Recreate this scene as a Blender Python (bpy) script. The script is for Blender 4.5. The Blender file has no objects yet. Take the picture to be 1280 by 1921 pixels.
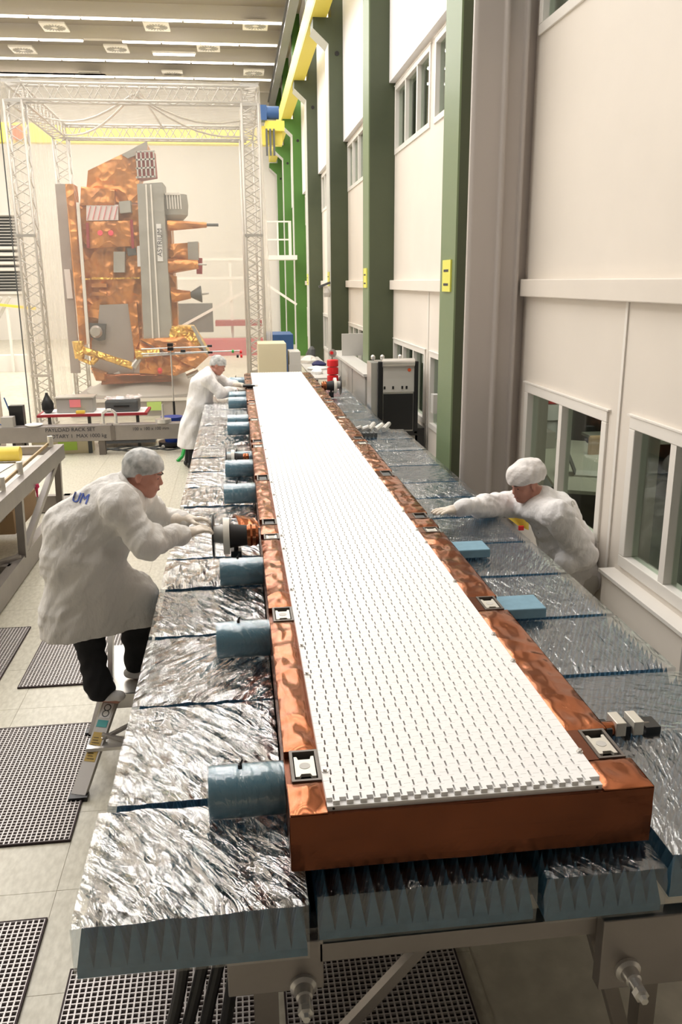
import bpy, math, random
import numpy as np
from mathutils import Vector, Matrix, noise as mnoise
random.seed(7); rng=np.random.RandomState(7)
S=bpy.context.scene; COL=S.collection
# ------------------------------------------------------------------ camera
CAMZ=2.72; F=1566.0
def _n(v): v=np.array(v,float); return v/np.linalg.norm(v)
_Y=_n([440-640,528-960.5,F]); _a=_n([1440-640,528-7.6-960.5,F])
_Zd=_n(np.cross(_Y,_a)); _Zd=_Zd if _Zd[1]>0 else -_Zd
_Zu=-_Zd; _X=np.cross(_Y,_Zu); R=np.stack([_X,_Y,_Zu],1)   # camera (right,down,fwd) <- world
cam=bpy.data.cameras.new('camera'); camo=bpy.data.objects.new('camera',cam); COL.objects.link(camo)
cam.sensor_fit='VERTICAL'; cam.sensor_height=36; cam.sensor_width=24; cam.lens=36*F/1921.0
M=Matrix([list(R[0]),list(-R[1]),list(-R[2])]).transposed().to_4x4()
M.translation=(0,0,CAMZ); camo.matrix_world=M; cam.clip_end=200; cam.clip_start=.05
S.camera=camo
# measuring helper: real-world point on a given plane
def U(u,v,x=None,y=None,z=None):
    d=R.T@np.array([u-640,v-960.5,F])
    t=x/d[0] if x is not None else (y/d[1] if y is not None else (z-CAMZ)/d[2])
    return Vector((t*d[0],t*d[1],CAMZ+t*d[2]))
# ------------------------------------------------------------------ world, exposure
w=bpy.data.worlds.new('world'); S.world=w; w.use_nodes=True
w.node_tree.nodes['Background'].inputs[0].default_value=(1,.98,.96,1)
w.node_tree.nodes['Background'].inputs[1].default_value=.25
S.view_settings.view_transform='Standard'; S.view_settings.look='None'
S.view_settings.exposure=.34; S.view_settings.gamma=1; S.view_settings.use_curve_mapping=False
LAMP_W=300
# ------------------------------------------------------------------ materials
MATS={}
def mat(name,col,rough=.5,metal=0,bump=0,bscale=8,bdist=.01,var=0,vscale=5,emit=0,spec=.5,stretch=None,col2=None,clear=0,btype='noise'):
    if name in MATS: return MATS[name]
    m=bpy.data.materials.new(name); m.use_nodes=True; nt=m.node_tree; N=nt.nodes; L=nt.links
    b=N['Principled BSDF']; c=tuple(col)+(1,)
    b.inputs['Base Color'].default_value=c; b.inputs['Roughness'].default_value=rough; b.inputs['Metallic'].default_value=metal
    b.inputs['Specular IOR Level'].default_value=spec; b.inputs['Coat Weight'].default_value=clear; b.inputs['Coat Roughness'].default_value=.06
    if emit: b.inputs['Emission Color'].default_value=c; b.inputs['Emission Strength'].default_value=emit
    if var or bump:
        tc=N.new('ShaderNodeTexCoord'); mp=N.new('ShaderNodeMapping'); L.new(tc.outputs['Object'],mp.inputs[0])
        if stretch: mp.inputs['Scale'].default_value=stretch
    if var:
        n=N.new('ShaderNodeTexNoise'); n.inputs['Scale'].default_value=vscale; n.inputs['Detail'].default_value=5; L.new(mp.outputs[0],n.inputs[0])
        r=N.new('ShaderNodeValToRGB'); L.new(n.outputs[0],r.inputs[0])
        c2=col2 if col2 else tuple(x*(1-var) for x in col)
        r.color_ramp.elements[0].position=.35; r.color_ramp.elements[1].position=.65
        r.color_ramp.elements[0].color=tuple(c2)+(1,); r.color_ramp.elements[1].color=c
        L.new(r.outputs[0],b.inputs['Base Color'])
    if bump:
        if btype=='foil':
            n=N.new('ShaderNodeTexNoise'); n.inputs['Scale'].default_value=bscale*.5; n.inputs['Detail'].default_value=2
            n2=N.new('ShaderNodeTexVoronoi'); n2.inputs['Scale'].default_value=bscale; L.new(mp.outputs[0],n.inputs[0])
            mx=N.new('ShaderNodeMix'); mx.data_type='VECTOR'; mx.inputs[0].default_value=.5
            L.new(mp.outputs[0],mx.inputs[4]); L.new(n.outputs['Color'],mx.inputs[5]); L.new(mx.outputs[1],n2.inputs[0])
            out=n2.outputs['Distance']
        else:
            n=N.new('ShaderNodeTexNoise'); n.inputs['Scale'].default_value=bscale; n.inputs['Detail'].default_value=6; L.new(mp.outputs[0],n.inputs[0]); out=n.outputs[0]
        bp=N.new('ShaderNodeBump'); bp.inputs['Strength'].default_value=bump; bp.inputs['Distance'].default_value=bdist
        L.new(out,bp.inputs['Height']); L.new(bp.outputs[0],b.inputs['Normal'])
    MATS[name]=m; return m
def film(name,base=.1,rough=.1,strength=1.0,scale=9,stretch=(1,3,1),tint=(.93,.95,.96),gain=1.3,dist=.02,white=0.0):
    """thin clear plastic: see-through plus sharp surface reflection on crinkles"""
    m=bpy.data.materials.new(name); m.use_nodes=True; nt=m.node_tree; N=nt.nodes; L=nt.links
    N.remove(N['Principled BSDF']); out=N['Material Output']
    tc=N.new('ShaderNodeTexCoord'); oi=N.new('ShaderNodeObjectInfo')
    ad=N.new('ShaderNodeVectorMath'); ad.operation='ADD'; L.new(tc.outputs['Object'],ad.inputs[0])
    ml=N.new('ShaderNodeVectorMath'); ml.operation='SCALE'; ml.inputs['Scale'].default_value=37; cmb=N.new('ShaderNodeCombineXYZ')
    for i in range(3): L.new(oi.outputs['Random'],cmb.inputs[i])
    L.new(cmb.outputs[0],ml.inputs[0]); L.new(ml.outputs[0],ad.inputs[1])
    rot=N.new('ShaderNodeVectorRotate'); rot.rotation_type='Z_AXIS'; L.new(ad.outputs[0],rot.inputs['Vector'])
    mr=N.new('ShaderNodeMath'); mr.operation='MULTIPLY'; mr.inputs[1].default_value=2.4; L.new(oi.outputs['Random'],mr.inputs[0]); L.new(mr.outputs[0],rot.inputs['Angle'])
    mp=N.new('ShaderNodeMapping'); mp.inputs['Scale'].default_value=stretch; L.new(rot.outputs[0],mp.inputs[0])
    n1=N.new('ShaderNodeTexNoise'); n1.inputs['Scale'].default_value=scale*.6; n1.inputs['Detail'].default_value=3; n1.inputs['Distortion'].default_value=.8; L.new(mp.outputs[0],n1.inputs[0])
    mx=N.new('ShaderNodeMix'); mx.data_type='VECTOR'; mx.inputs[0].default_value=.22; L.new(mp.outputs[0],mx.inputs[4]); L.new(n1.outputs['Color'],mx.inputs[5])
    v=N.new('ShaderNodeTexVoronoi'); v.inputs['Scale'].default_value=scale*1.5; L.new(mx.outputs[1],v.inputs[0])
    n2=N.new('ShaderNodeTexNoise'); n2.inputs['Scale'].default_value=scale*4; n2.inputs['Detail'].default_value=3; n2.inputs['Distortion'].default_value=1.5; L.new(mp.outputs[0],n2.inputs[0])
    a1=N.new('ShaderNodeMath'); a1.operation='MULTIPLY_ADD'; L.new(n2.outputs[0],a1.inputs[0]); a1.inputs[1].default_value=.22; L.new(v.outputs['Distance'],a1.inputs[2])
    a2=N.new('ShaderNodeMath'); a2.operation='MULTIPLY_ADD'; L.new(n1.outputs[0],a2.inputs[0]); a2.inputs[1].default_value=.9; L.new(a1.outputs[0],a2.inputs[2])
    bp=N.new('ShaderNodeBump'); bp.inputs['Strength'].default_value=strength; bp.inputs['Distance'].default_value=dist; L.new(a2.outputs[0],bp.inputs['Height'])
    g=N.new('ShaderNodeBsdfGlossy'); g.inputs['Roughness'].default_value=rough; g.inputs['Color'].default_value=(1,1,1,1); L.new(bp.outputs[0],g.inputs['Normal'])
    t=N.new('ShaderNodeBsdfTransparent'); t.inputs[0].default_value=tint+(1,)
    ge=N.new('ShaderNodeNewGeometry'); dt=N.new('ShaderNodeVectorMath'); dt.operation='DOT_PRODUCT'; L.new(ge.outputs['Incoming'],dt.inputs[0]); L.new(bp.outputs[0],dt.inputs[1])
    ab=N.new('ShaderNodeMath'); ab.operation='ABSOLUTE'; L.new(dt.outputs['Value'],ab.inputs[0])
    om=N.new('ShaderNodeMath'); om.operation='SUBTRACT'; om.use_clamp=True; om.inputs[0].default_value=1; L.new(ab.outputs[0],om.inputs[1])
    pw=N.new('ShaderNodeMath'); pw.operation='POWER'; pw.inputs[1].default_value=4; L.new(om.outputs[0],pw.inputs[0])
    f2=N.new('ShaderNodeMath'); f2.operation='MULTIPLY_ADD'; f2.use_clamp=True; L.new(pw.outputs[0],f2.inputs[0]); f2.inputs[1].default_value=.45*gain; f2.inputs[2].default_value=base+.04
    ms=N.new('ShaderNodeMixShader'); L.new(f2.outputs[0],ms.inputs[0]); L.new(t.outputs[0],ms.inputs[1]); L.new(g.outputs[0],ms.inputs[2])
    last=ms
    if white:
        d=N.new('ShaderNodeBsdfDiffuse'); d.inputs[0].default_value=(.9,.88,.83,1); tr=N.new('ShaderNodeBsdfTranslucent'); tr.inputs[0].default_value=(.9,.88,.83,1)
        md=N.new('ShaderNodeMixShader'); md.inputs[0].default_value=.5; L.new(d.outputs[0],md.inputs[1]); L.new(tr.outputs[0],md.inputs[2])
        m2=N.new('ShaderNodeMixShader'); m2.inputs[0].default_value=white; L.new(ms.outputs[0],m2.inputs[1]); L.new(md.outputs[0],m2.inputs[2]); last=m2
    L.new(last.outputs[0],out.inputs[0]); MATS[name]=m; return m
m_floor=mat('vinyl',(.64,.6,.49),.38,var=.22,vscale=7,bump=.05,bscale=60)
m_tilefl=mat('vinyl_tile',(.62,.585,.48),.32,var=.3,vscale=38,col2=(.50,.465,.37),stretch=(1,.45,1))
m_wall=mat('cream_wall',(.79,.725,.645),.6,var=.04,vscale=1.2)
m_wallfar=mat('pale_wall',(.80,.76,.70),.6)
m_white=mat('white_frame',(.84,.80,.74),.4)
m_blind=mat('white_blind',(.88,.86,.86),.6)
m_greyc=mat('grey_column',(.52,.47,.435),.5,var=.06,vscale=2,stretch=(1,1,.1))
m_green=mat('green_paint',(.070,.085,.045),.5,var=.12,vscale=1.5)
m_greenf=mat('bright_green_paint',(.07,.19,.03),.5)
m_greenlit=mat('green_lit_side',(.17,.23,.12),.45)  # lighter green: light on the column side put into the colour
m_litside=mat('column_lit_side',(.55,.56,.52),.4)  # pale grey: lit column side and corbel underside put into the colour
m_yellow=mat('crane_yellow',(.80,.68,.11),.45)
m_gridw=mat('grating_steel',(.62,.58,.56),.45,.3)
m_dark=mat('dark_void',(.035,.02,.02),.8)
m_black=mat('black_plastic',(.012,.012,.013),.35)
m_blackm=mat('black_matte',(.02,.018,.018),.7)
m_cloth=mat('black_cloth',(.012,.012,.014),.9,bump=.4,bscale=30)
m_copper=mat('copper_foil',(.40,.135,.058),.19,.85,bump=.6,bscale=4.6,bdist=.03,btype='foil',var=.25,vscale=3)
m_copperd=mat('copper_foil_shaded',(.20,.062,.026),.27,.8,bump=.35,bscale=4,bdist=.02,var=.3,vscale=3)  # same foil, darker copy: shade on the front face put into its colour
m_gold=mat('gold_foil',(.80,.33,.09),.3,.55,bump=.9,bscale=4,bdist=.12,btype='foil',var=.3,vscale=2.5,col2=(.50,.20,.07))
m_gold2=mat('bright_gold_foil',(.95,.58,.13),.28,.7,bump=1,bscale=7,bdist=.1,btype='foil')
m_panel=mat('white_panel',(.97,.96,.945),.5)
m_slot=mat('slot_copper',(.20,.055,.03),.6,.0)
m_steel=mat('brushed_steel',(.33,.30,.28),.38,.6,bump=.08,bscale=30,var=.12,vscale=4)
m_steeld=mat('dull_steel',(.20,.175,.155),.45,.5,var=.2,vscale=5)
m_alu=mat('aluminium',(.68,.66,.63),.3,.75)
m_silver=mat('plate_silver',(.72,.69,.61),.4,.35)
m_truss=mat('truss_aluminium',(.60,.57,.53),.38,.45)
m_foam=mat('blue_foam',(.07,.185,.285),.8,var=.18,vscale=30)
m_foaml=mat('pale_blue_foam',(.20,.36,.46),.7,var=.1,vscale=20)
m_roll=mat('blue_foam_roll',(.135,.29,.375),.38,bump=.25,bscale=12,bdist=.01,clear=.6)
m_coat=mat('white_coat',(.76,.735,.70),.75,bump=1.0,bscale=6,bdist=.05,stretch=(1,1,.5))
m_coat2=mat('bright_white_coat',(.85,.83,.82),.75,bump=1.0,bscale=6,bdist=.05,stretch=(1,.7,.6))
m_lad=mat('ladder_aluminium',(.50,.47,.44),.5,.2)
m_skin=mat('skin',(.58,.27,.195),.5,var=.15,vscale=9)
m_glove=mat('white_glove',(.78,.70,.60),.6,bump=.2,bscale=30)
m_cap=mat('grey_hair_net',(.72,.71,.69),.6,var=.5,vscale=16,col2=(.33,.34,.33),bump=.6,bscale=25,bdist=.01)
m_cap2=mat('white_bouffant_cap',(.84,.80,.77),.65,var=.2,vscale=9,bump=.8,bscale=14,bdist=.02)
m_hair=mat('grey_hair',(.16,.13,.11),.8)
m_red=mat('red_plastic',(.75,.02,.025),.4)
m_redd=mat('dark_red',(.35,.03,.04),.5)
m_blue=mat('blue_plastic',(.01,.04,.25),.4)
m_bluebox=mat('blue_container',(.03,.09,.25),.5)
m_paper=mat('paper',(.85,.84,.82),.7)
m_lime=mat('lime_paper',(.50,.75,.12),.6)
m_pink=mat('pink_note',(.85,.25,.28),.6)
m_ylw=mat('yellow_plastic',(.88,.66,.10),.45)
m_stick=mat('yellow_sticker',(.75,.72,.12),.5)
m_amber=mat('amber_sticker',(.50,.33,.06),.5)
m_teal=mat('teal_tape',(.05,.36,.36),.5)
m_cream=mat('cream_cabinet',(.72,.64,.44),.5)
m_grey=mat('grey_cabinet',(.38,.36,.33),.45)
m_lgrey=mat('light_grey',(.58,.56,.52),.5)
m_dgrey=mat('dark_grey',(.09,.095,.095),.5)
m_mli=mat('grey_blanket',(.42,.41,.37),.5,.1,bump=.3,bscale=5,bdist=.05,var=.15,vscale=2)
m_mlib=mat('grey_radiator',(.40,.36,.335),.5,var=.1,vscale=2)
m_ceil=mat('ceiling_panels',(.36,.325,.285),.7)
m_beam=mat('ceiling_beam',(.60,.56,.50),.6)
m_lamp=mat('lamp_tube',(1,.95,.9),.5,emit=4.5)
m_duct=mat('steel_girder',(.17,.17,.165),.5)
m_brown=mat('cardboard',(.45,.30,.17),.8)
m_wood=mat('dark_office',(.12,.10,.09),.8)
m_desk=mat('desk_top',(.46,.45,.38),.5)
m_ink=mat('ink',(.03,.03,.04),.6)
m_inkb=mat('blue_ink',(.05,.10,.42),.6)
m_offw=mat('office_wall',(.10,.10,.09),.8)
m_ring=mat('white_ring',(.80,.77,.68),.5)
m_orange=mat('orange_plastic',(.8,.12,.03),.5)
m_greenp=mat('green_plastic',(.02,.35,.06),.4)
f_left=film('crinkled_film',base=.42,rough=.06,strength=1.0,scale=5.2,dist=.04,gain=1.5,stretch=(1,3.2,1))
f_right=film('taut_film',base=.20,rough=.2,strength=.6,scale=8,dist=.012,gain=1.3)
f_front=film('tight_film',base=.10,rough=.1,strength=.6,scale=8,dist=.01,gain=1.0)
f_side=film('side_film',base=.06,rough=.12,strength=.35,scale=7,dist=.01,gain=.8,stretch=(1,1,.4))
f_tent=film('tent_sheet',base=.02,rough=.3,strength=.3,scale=2,dist=.03,gain=.7,white=.13,tint=(.98,.97,.95))
def glassmat():
    m=film('window_glass',base=.0,rough=.02,strength=0.0,scale=1,gain=1.0,tint=(.80,.86,.80)); return m
m_glass=glassmat()
# ------------------------------------------------------------------ mesh builder
class MB:
    def __init__(s): s.v=[]; s.f=[]; s.mi=[]; s.cur=0
    def add(s,vs,fs):
        b=len(s.v); s.v+= [tuple(x) for x in vs]; s.f+=[tuple(b+i for i in f) for f in fs]; s.mi+=[s.cur]*len(fs); return s
    def box(s,x0,x1,y0,y1,z0,z1):
        return s.add([(x,y,z) for z in(z0,z1) for y in(y0,y1) for x in(x0,x1)],[(0,2,3,1),(4,5,7,6),(0,1,5,4),(2,6,7,3),(0,4,6,2),(1,3,7,5)])
    def obox(s,c,sz,rot=None):
        h=Vector(sz)/2; m=rot if rot else Matrix.Identity(3)
        vs=[Vector(c)+m@Vector((x*h.x,y*h.y,z*h.z)) for z in(-1,1) for y in(-1,1) for x in(-1,1)]
        return s.add(vs,[(0,2,3,1),(4,5,7,6),(0,1,5,4),(2,6,7,3),(0,4,6,2),(1,3,7,5)])
    def beam(s,a,b,w,h=None,up=(0,0,1)):
        a=Vector(a); b=Vector(b); h=h or w; d=(b-a); L=d.length; d.normalize(); u=Vector(up)
        if abs(d.dot(u))>.98: u=Vector((0,1,0))
        x=d.cross(u).normalized(); u2=x.cross(d)
        m=Matrix((x,d,u2)).transposed(); return s.obox((a+b)/2,(w,L,h),m)
    def cyl(s,a,b,r0,r1=None,n=12,cap=True):
        a=Vector(a); b=Vector(b); r1=r0 if r1 is None else r1; d=(b-a).normalized(); u=Vector((0,0,1)) if abs(d.z)<.9 else Vector((1,0,0))
        x=d.cross(u).normalized(); y=d.cross(x); vs=[]
        for c,r in((a,r0),(b,r1)):
            for i in range(n): t=2*math.pi*i/n; vs.append(c+x*(r*math.cos(t))+y*(r*math.sin(t)))
        fs=[(i,(i+1)%n,n+(i+1)%n,n+i) for i in range(n)]
        if cap: fs+=[tuple(range(n-1,-1,-1)),tuple(range(n,2*n))]
        return s.add(vs,fs)
    def tube(s,pts,r,n=6):
        for i in range(len(pts)-1): s.cyl(pts[i],pts[i+1],r,r,n)
        return s
    def lathe(s,c,axis,prof,n=24):
        c=Vector(c); d=Vector(axis).normalized(); u=Vector((0,0,1)) if abs(d.z)<.9 else Vector((1,0,0)); x=d.cross(u).normalized(); y=d.cross(x); vs=[]; fs=[]
        for (t,r) in prof:
            for i in range(n): a=2*math.pi*i/n; vs.append(c+d*t+x*(r*math.cos(a))+y*(r*math.sin(a)))
        for k in range(len(prof)-1):
            for i in range(n): fs.append((k*n+i,k*n+(i+1)%n,(k+1)*n+(i+1)%n,(k+1)*n+i))
        fs+=[tuple(range(n-1,-1,-1)),tuple(range((len(prof)-1)*n,len(prof)*n))]
        return s.add(vs,fs)
    def prism(s,poly,off):
        n=len(poly); o=Vector(off); vs=[Vector(p) for p in poly]+[Vector(p)+o for p in poly]
        return s.add(vs,[tuple(range(n)),tuple(range(2*n-1,n-1,-1))]+[(i,n+i,n+(i+1)%n,(i+1)%n) for i in range(n)])
    def grid(s,fn,nu,nv):
        vs=[fn(i/nu,j/nv) for j in range(nv+1) for i in range(nu+1)]
        return s.add(vs,[(j*(nu+1)+i,j*(nu+1)+i+1,(j+1)*(nu+1)+i+1,(j+1)*(nu+1)+i) for j in range(nv) for i in range(nu)])
    def build(s,name,m,parent=None,smooth=False,bevel=0,origin=None,fix=True):
        me=bpy.data.meshes.new(name)
        o0=wl(parent) if parent else Vector(origin) if origin else None
        if o0 is None:
            a=np.array(s.v); o0=Vector(((a[:,0].min()+a[:,0].max())/2,(a[:,1].min()+a[:,1].max())/2,a[:,2].min()))
        me.from_pydata([tuple(Vector(v)-o0) for v in s.v],[],s.f)
        ms=m if isinstance(m,(list,tuple)) else [m]
        for q in ms: me.materials.append(q)
        me.polygons.foreach_set('material_index',s.mi)
        if fix:
            import bmesh
            bm=bmesh.new(); bm.from_mesh(me); bmesh.ops.recalc_face_normals(bm,faces=bm.faces); bm.to_mesh(me); bm.free()
        if smooth: me.polygons.foreach_set('use_smooth',[True]*len(me.polygons))
        o=bpy.data.objects.new(name,me); COL.objects.link(o)
        if parent: o.parent=parent
        else: o.location=o0
        if smooth==2:
            md=o.modifiers.new('n','EDGE_SPLIT'); md.split_angle=math.radians(35)
        if bevel:
            md=o.modifiers.new('b','BEVEL'); md.width=bevel; md.segments=2; md.limit_method='ANGLE'
        return o
WL={}
def wl(o):
    v=Vector((0,0,0))
    while o: v=v+Vector(o.location); o=o.parent
    return v
def tag(o,label=None,cat=None,group=None,kind=None):
    if label: o['label']=label
    if cat: o['category']=cat
    if group: o['group']=group
    if kind: o['kind']=kind
    return o
def thing(name,loc,label,cat,group=None):
    o=bpy.data.objects.new(name,None); COL.objects.link(o); o.location=loc; o.empty_display_size=.05; return tag(o,label,cat,group)
def struct(name,mb,m,**k): return tag(mb.build(name,m,**k),kind='structure')
def copy_tree(o,parent=None,loc=None):
    c=o.copy(); COL.objects.link(c); c.parent=parent
    if loc is not None: c.location=loc
    for ch in [q for q in bpy.data.objects if q.parent==o]: copy_tree(ch,c)
    return c
def kids(o): return list(o.children)
def text(s,size,loc,rot,m,name,parent=None,ext=.0008):
    cu=bpy.data.curves.new(name,'FONT'); cu.body=s; cu.size=size; cu.extrude=ext; cu.align_x='CENTER'; cu.align_y='CENTER'
    o=bpy.data.objects.new(name,cu); dg=bpy.context.evaluated_depsgraph_get(); COL.objects.link(o); dg.update()
    me=bpy.data.meshes.new_from_object(o.evaluated_get(bpy.context.evaluated_depsgraph_get())); bpy.data.objects.remove(o)
    me.materials.clear(); me.materials.append(m); r=bpy.data.objects.new(name,me); COL.objects.link(r)
    r.rotation_euler=rot; r.location=Vector(loc)-(wl(parent) if parent else Vector((0,0,0)))
    if parent: r.parent=parent
    return r
ORD=['nearest','second','third','fourth','fifth','sixth','seventh','eighth','ninth','tenth','eleventh','twelfth','thirteenth','fourteenth','fifteenth','sixteenth','seventeenth','eighteenth','nineteenth','twentieth','twenty-first']
WX=2.65; CEIL=11.5; BACK=44.0
# ================================================================== lamps on the ceiling
ROWS=[3.9+2.68*i for i in range(14)]
def fixture(x0,x1,y,z,label,power):
    t=thing('ceiling_light',((x0+x1)/2,y,z),label,'ceiling light','fluorescent strip lights under the ceiling')
    MB().box(x0,x1,y-.09,y+.09,z+.03,z+.09).build('housing',m_beam,t)
    b=MB()
    n=max(1,int(round((x1-x0)/1.55)))
    for k in range(n): b.box(x0+(x1-x0)*k/n+.03,x0+(x1-x0)*(k+1)/n-.03,y-.05,y+.05,z-.02,z+.03)
    b.build('lamp_tube',m_lamp,t)
    if power:
        l=bpy.data.lights.new('strip_lamp','AREA'); l.shape='RECTANGLE'; l.size=(x1-x0); l.size_y=.12; l.energy=power; l.color=(1,.972,.94)
        o=bpy.data.objects.new('strip_lamp',l); COL.objects.link(o); o.parent=t; o.location=(0,0,-.04)
    return t
for i,y in enumerate(ROWS):
    seen=y>26
    lab='long strip light under the ceiling, %s row back from the camera'%ORD[i]
    if i%2==0: fixture(-11,1.9,y,10.86,lab,LAMP_W*(.6 if i==0 else 1))
    else:
        fixture(-3.6 if i<13 else -11,1.88,y,10.86,lab+', right length',LAMP_W*.45)
        fixture(-11,-4.9,y,10.86,lab+', left length',LAMP_W*.5)
# short low fixtures
fixture(-2.9,-1.3,26.9,10.45,'short strip light hanging highest in the picture, between two long rows',0)
fixture(-2.55,-1.05,33.2,10.45,'short strip light hanging lower among the long rows, above the tent',0)
# ================================================================== structure
fl=MB().box(-13.3,2.9,-5,BACK,-.1,0)
floor=struct('floor',fl,m_floor)
# vinyl tiles that can be told apart on the left walkway
tm=None; nn=0
for iy in range(26):
    for ix in range(6):
        x0=-2.73+ix*.6; y0=1.6+iy*.6
        if nn>=150: break
        if tm is None:
            b=MB().box(x0+.0012,x0+.5988,y0+.0012,y0+.5988,0.0,.0035); o=b.build('floor_tile',m_tilefl,floor); tm=o.data; bx,by=x0,y0
        else:
            o=bpy.data.objects.new('floor_tile',tm); COL.objects.link(o); o.parent=floor; o.location=(x0-bx,y0-by,rng.rand()*.0004)
        nn+=1
def grating(x0,x1,y0,y1,p=.0245):
    b=MB().box(x0,x1,y0,y1,.004,.0055); b.cur=1  # near-black plate painted as the unlit pit below the bars
    nx=int(round((x1-x0)/p)); ny=int(round((y1-y0)/p))
    for i in range(nx+1): x=x0+(x1-x0)*i/nx; b.box(x-.0032,x+.0032,y0,y1,.0055,.016)
    for j in range(ny+1): y=y0+(y1-y0)*j/ny; b.box(x0,x1,y-.0026,y+.0026,.0055,.0155)
    b.cur=0; e=.008
    for q in ((x0-e,x0,y0-e,y1+e),(x1,x1+e,y0-e,y1+e),(x0,x1,y0-e,y0),(x0,x1,y1,y1+e)): b.box(*q,.003,.0165)
    return b.build('floor_grating',[m_dark,m_gridw],floor,fix=False)
for g in ((-2.12,-.94,3.76,4.93),(-2.12,-.94,2.02,3.21),(-1.6,-.80,5.5,6.45),(-2.7,-1.77,5.52,6.58),(-.77,-.03,1.7,2.9),(.09,.80,1.7,3.6)): grating(*g)
# ceiling and beams
ce=struct('ceiling',MB().box(-13.3,3.0,-5,BACK,CEIL,CEIL+.15),m_ceil)
y=1.9; 
while y<BACK:
    MB().box(-13.2,2.3,y-.14,y+.14,CEIL-.42,CEIL).build('ceiling_beam',m_beam,ce)
    MB().box(-13.2,2.3,y+1.0,y+1.06,CEIL-.16,CEIL).build('ceiling_rib',m_beam,ce)
    y+=2.68
b=MB().box(1.98,2.14,8.3,BACK-.1,10.65,10.98); b.box(1.92,2.2,8.3,BACK-.1,10.6,10.65).box(1.92,2.2,8.3,BACK-.1,10.98,11.03)
tag(b.build('steel_girder',m_duct),'grey steel girder running under the ceiling above the crane rail','girder')
def vent(u,v,i):
    c=U(u,v,z=CEIL-.45)
    t=thing('ceiling_vent',(c.x,c.y,CEIL-.5),'square swirl air diffuser in the ceiling, %s'%i,'ceiling vent','air diffusers between the ceiling beams')
    MB().box(c.x-.42,c.x+.42,c.y-.5,c.y+.5,CEIL-.5,CEIL-.44).build('plate',m_white,t)
    b=MB()
    for k in range(20):
        a=2*math.pi*k/20; d=Vector((math.cos(a),math.sin(a),0)); q=Vector((c.x,c.y,CEIL-.505)); b.beam(q+d*.12,q+d*.36,.03,.02)
    b.build('louvre',m_grey,t)
for (u,v,i) in ((102,49,'left of the three in the front row'),(294,48,'middle of the three in the front row'),(479,46,'right of the three in the front row'),(43,92,'leftmost in the second row'),(219,90,'second from left in the second row'),(391,88,'right end of the second row'),(170,139,'left of the three just above the tent roof'),(324,137,'middle of the three just above the tent roof'),(476,135,'right of the three just above the tent roof')): vent(u,v,i)
# back wall, left wall
def wallmesh(a0,a1,z0,z1,holes,fn,th):
    """wall rectangle with holes, fn(a,z,d)->xyz"""
    A=sorted({a0,a1}|{h[0] for h in holes}|{h[1] for h in holes}); Z=sorted({z0,z1}|{h[2] for h in holes}|{h[3] for h in holes}); b=MB()
    for i in range(len(A)-1):
        for j in range(len(Z)-1):
            ca=(A[i]+A[i+1])/2; cz=(Z[j]+Z[j+1])/2
            if any(h[0]<ca<h[1] and h[2]<cz<h[3] for h in holes): continue
            vs=[fn(a,z,d) for z in(Z[j],Z[j+1]) for d in(0,th) for a in(A[i],A[i+1])]
            b.add(vs,[(0,2,3,1),(4,5,7,6),(0,1,5,4),(2,6,7,3),(0,4,6,2),(1,3,7,5)])
    return b
struct('wall_back',wallmesh(-13.3,3,0,CEIL,[(-13,-10.3,2.2,5.9)],lambda a,z,d:(a,BACK+d,z),.3),m_wallfar)
struct('wall_left',MB().box(-13.5,-13.2,-5,BACK,0,CEIL),m_wallfar)
struct('wall_blocker_near',MB().box(-13.5,2.9,-5.2,-5,0,CEIL),mat('bounce_cut_grey',(.12,.11,.10),.8))  # unseen wall added behind the camera to block light, dark against bounce
struct('wall_right_near',MB().box(2.65,2.87,-5,.9,0,CEIL),mat('bounce_cut_grey',(0,0,0)))  # unseen stretch of the right wall, coloured dark to cut bounce light
b=MB().box(-13,-10.3,BACK+.1,BACK+.15,2.2,5.9); struct('window_1',b,m_dgrey)
w1=bpy.data.objects['window_1']
for k in range(26): MB().box(-13,-10.3,BACK-.02,BACK+.05,2.3+k*.14,2.34+k*.14).build('blind_slat',m_lgrey,w1)
for z in (2.2,3.3,3.6,4.0,4.3,5.85): MB().box(-13,-10.3,BACK-.12,BACK-.02,z,z+.12).build('rail',m_white,w1)
# right wall with window openings
BAYS=[(0.9,7.62),(9.2,14.3),(14.9,20.1),(20.7,26.0),(26.6,31.9),(32.5,37.8),(38.4,44)]
WIN=[]   # (y0,y1,z0,z1, panes)
WIN+=[(5.72,7.50,.72,1.80,2),(3.55,5.36,.75,1.82,3),(4.4,7.62,4.70,5.75,2)]
for (a,c) in BAYS[1:]:
    WIN+=[(c-2.55,c-.10,.72,1.77,3),(a+.12,c-2.85,.72,1.77,3),(c-2.55,c-.05,4.66,5.66,3),(a+.12,c-2.8,4.66,5.66,3)]
holes=[(q[0],q[1],q[2],q[3]) for q in WIN]
wr=struct('wall_right',wallmesh(.9,BACK,0,CEIL,holes,lambda a,z,d:(WX+d,a,z),.22),m_wall)
for i,(a,c) in enumerate(BAYS):
    e=0.03 if i else -.02
    MB().box(WX-.07,WX+.01,a+e,c+.0,2.57,2.72).build('ledge',m_wall,wr,bevel=.008)
    if i: MB().box(WX-.10,WX+.01,a,c,5.72,CEIL).build('white_blind_panel',m_blind,wr)
    if i==0: ys=[5.55]
    else: ys=[c-2.7]
    for yy in ys:
        MB().box(WX-.012,WX+.01,yy-.018,yy+.018,0.05,2.57).build('joint_strip',m_white,wr)
MB().box(WX-.10,WX+.01,.95,5.42,0,.68).build('lower_panel',m_wall,wr,bevel=.01)
MB().box(WX-.12,WX+.01,.95,5.44,.68,.705).build('window_sill',m_white,wr)
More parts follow.
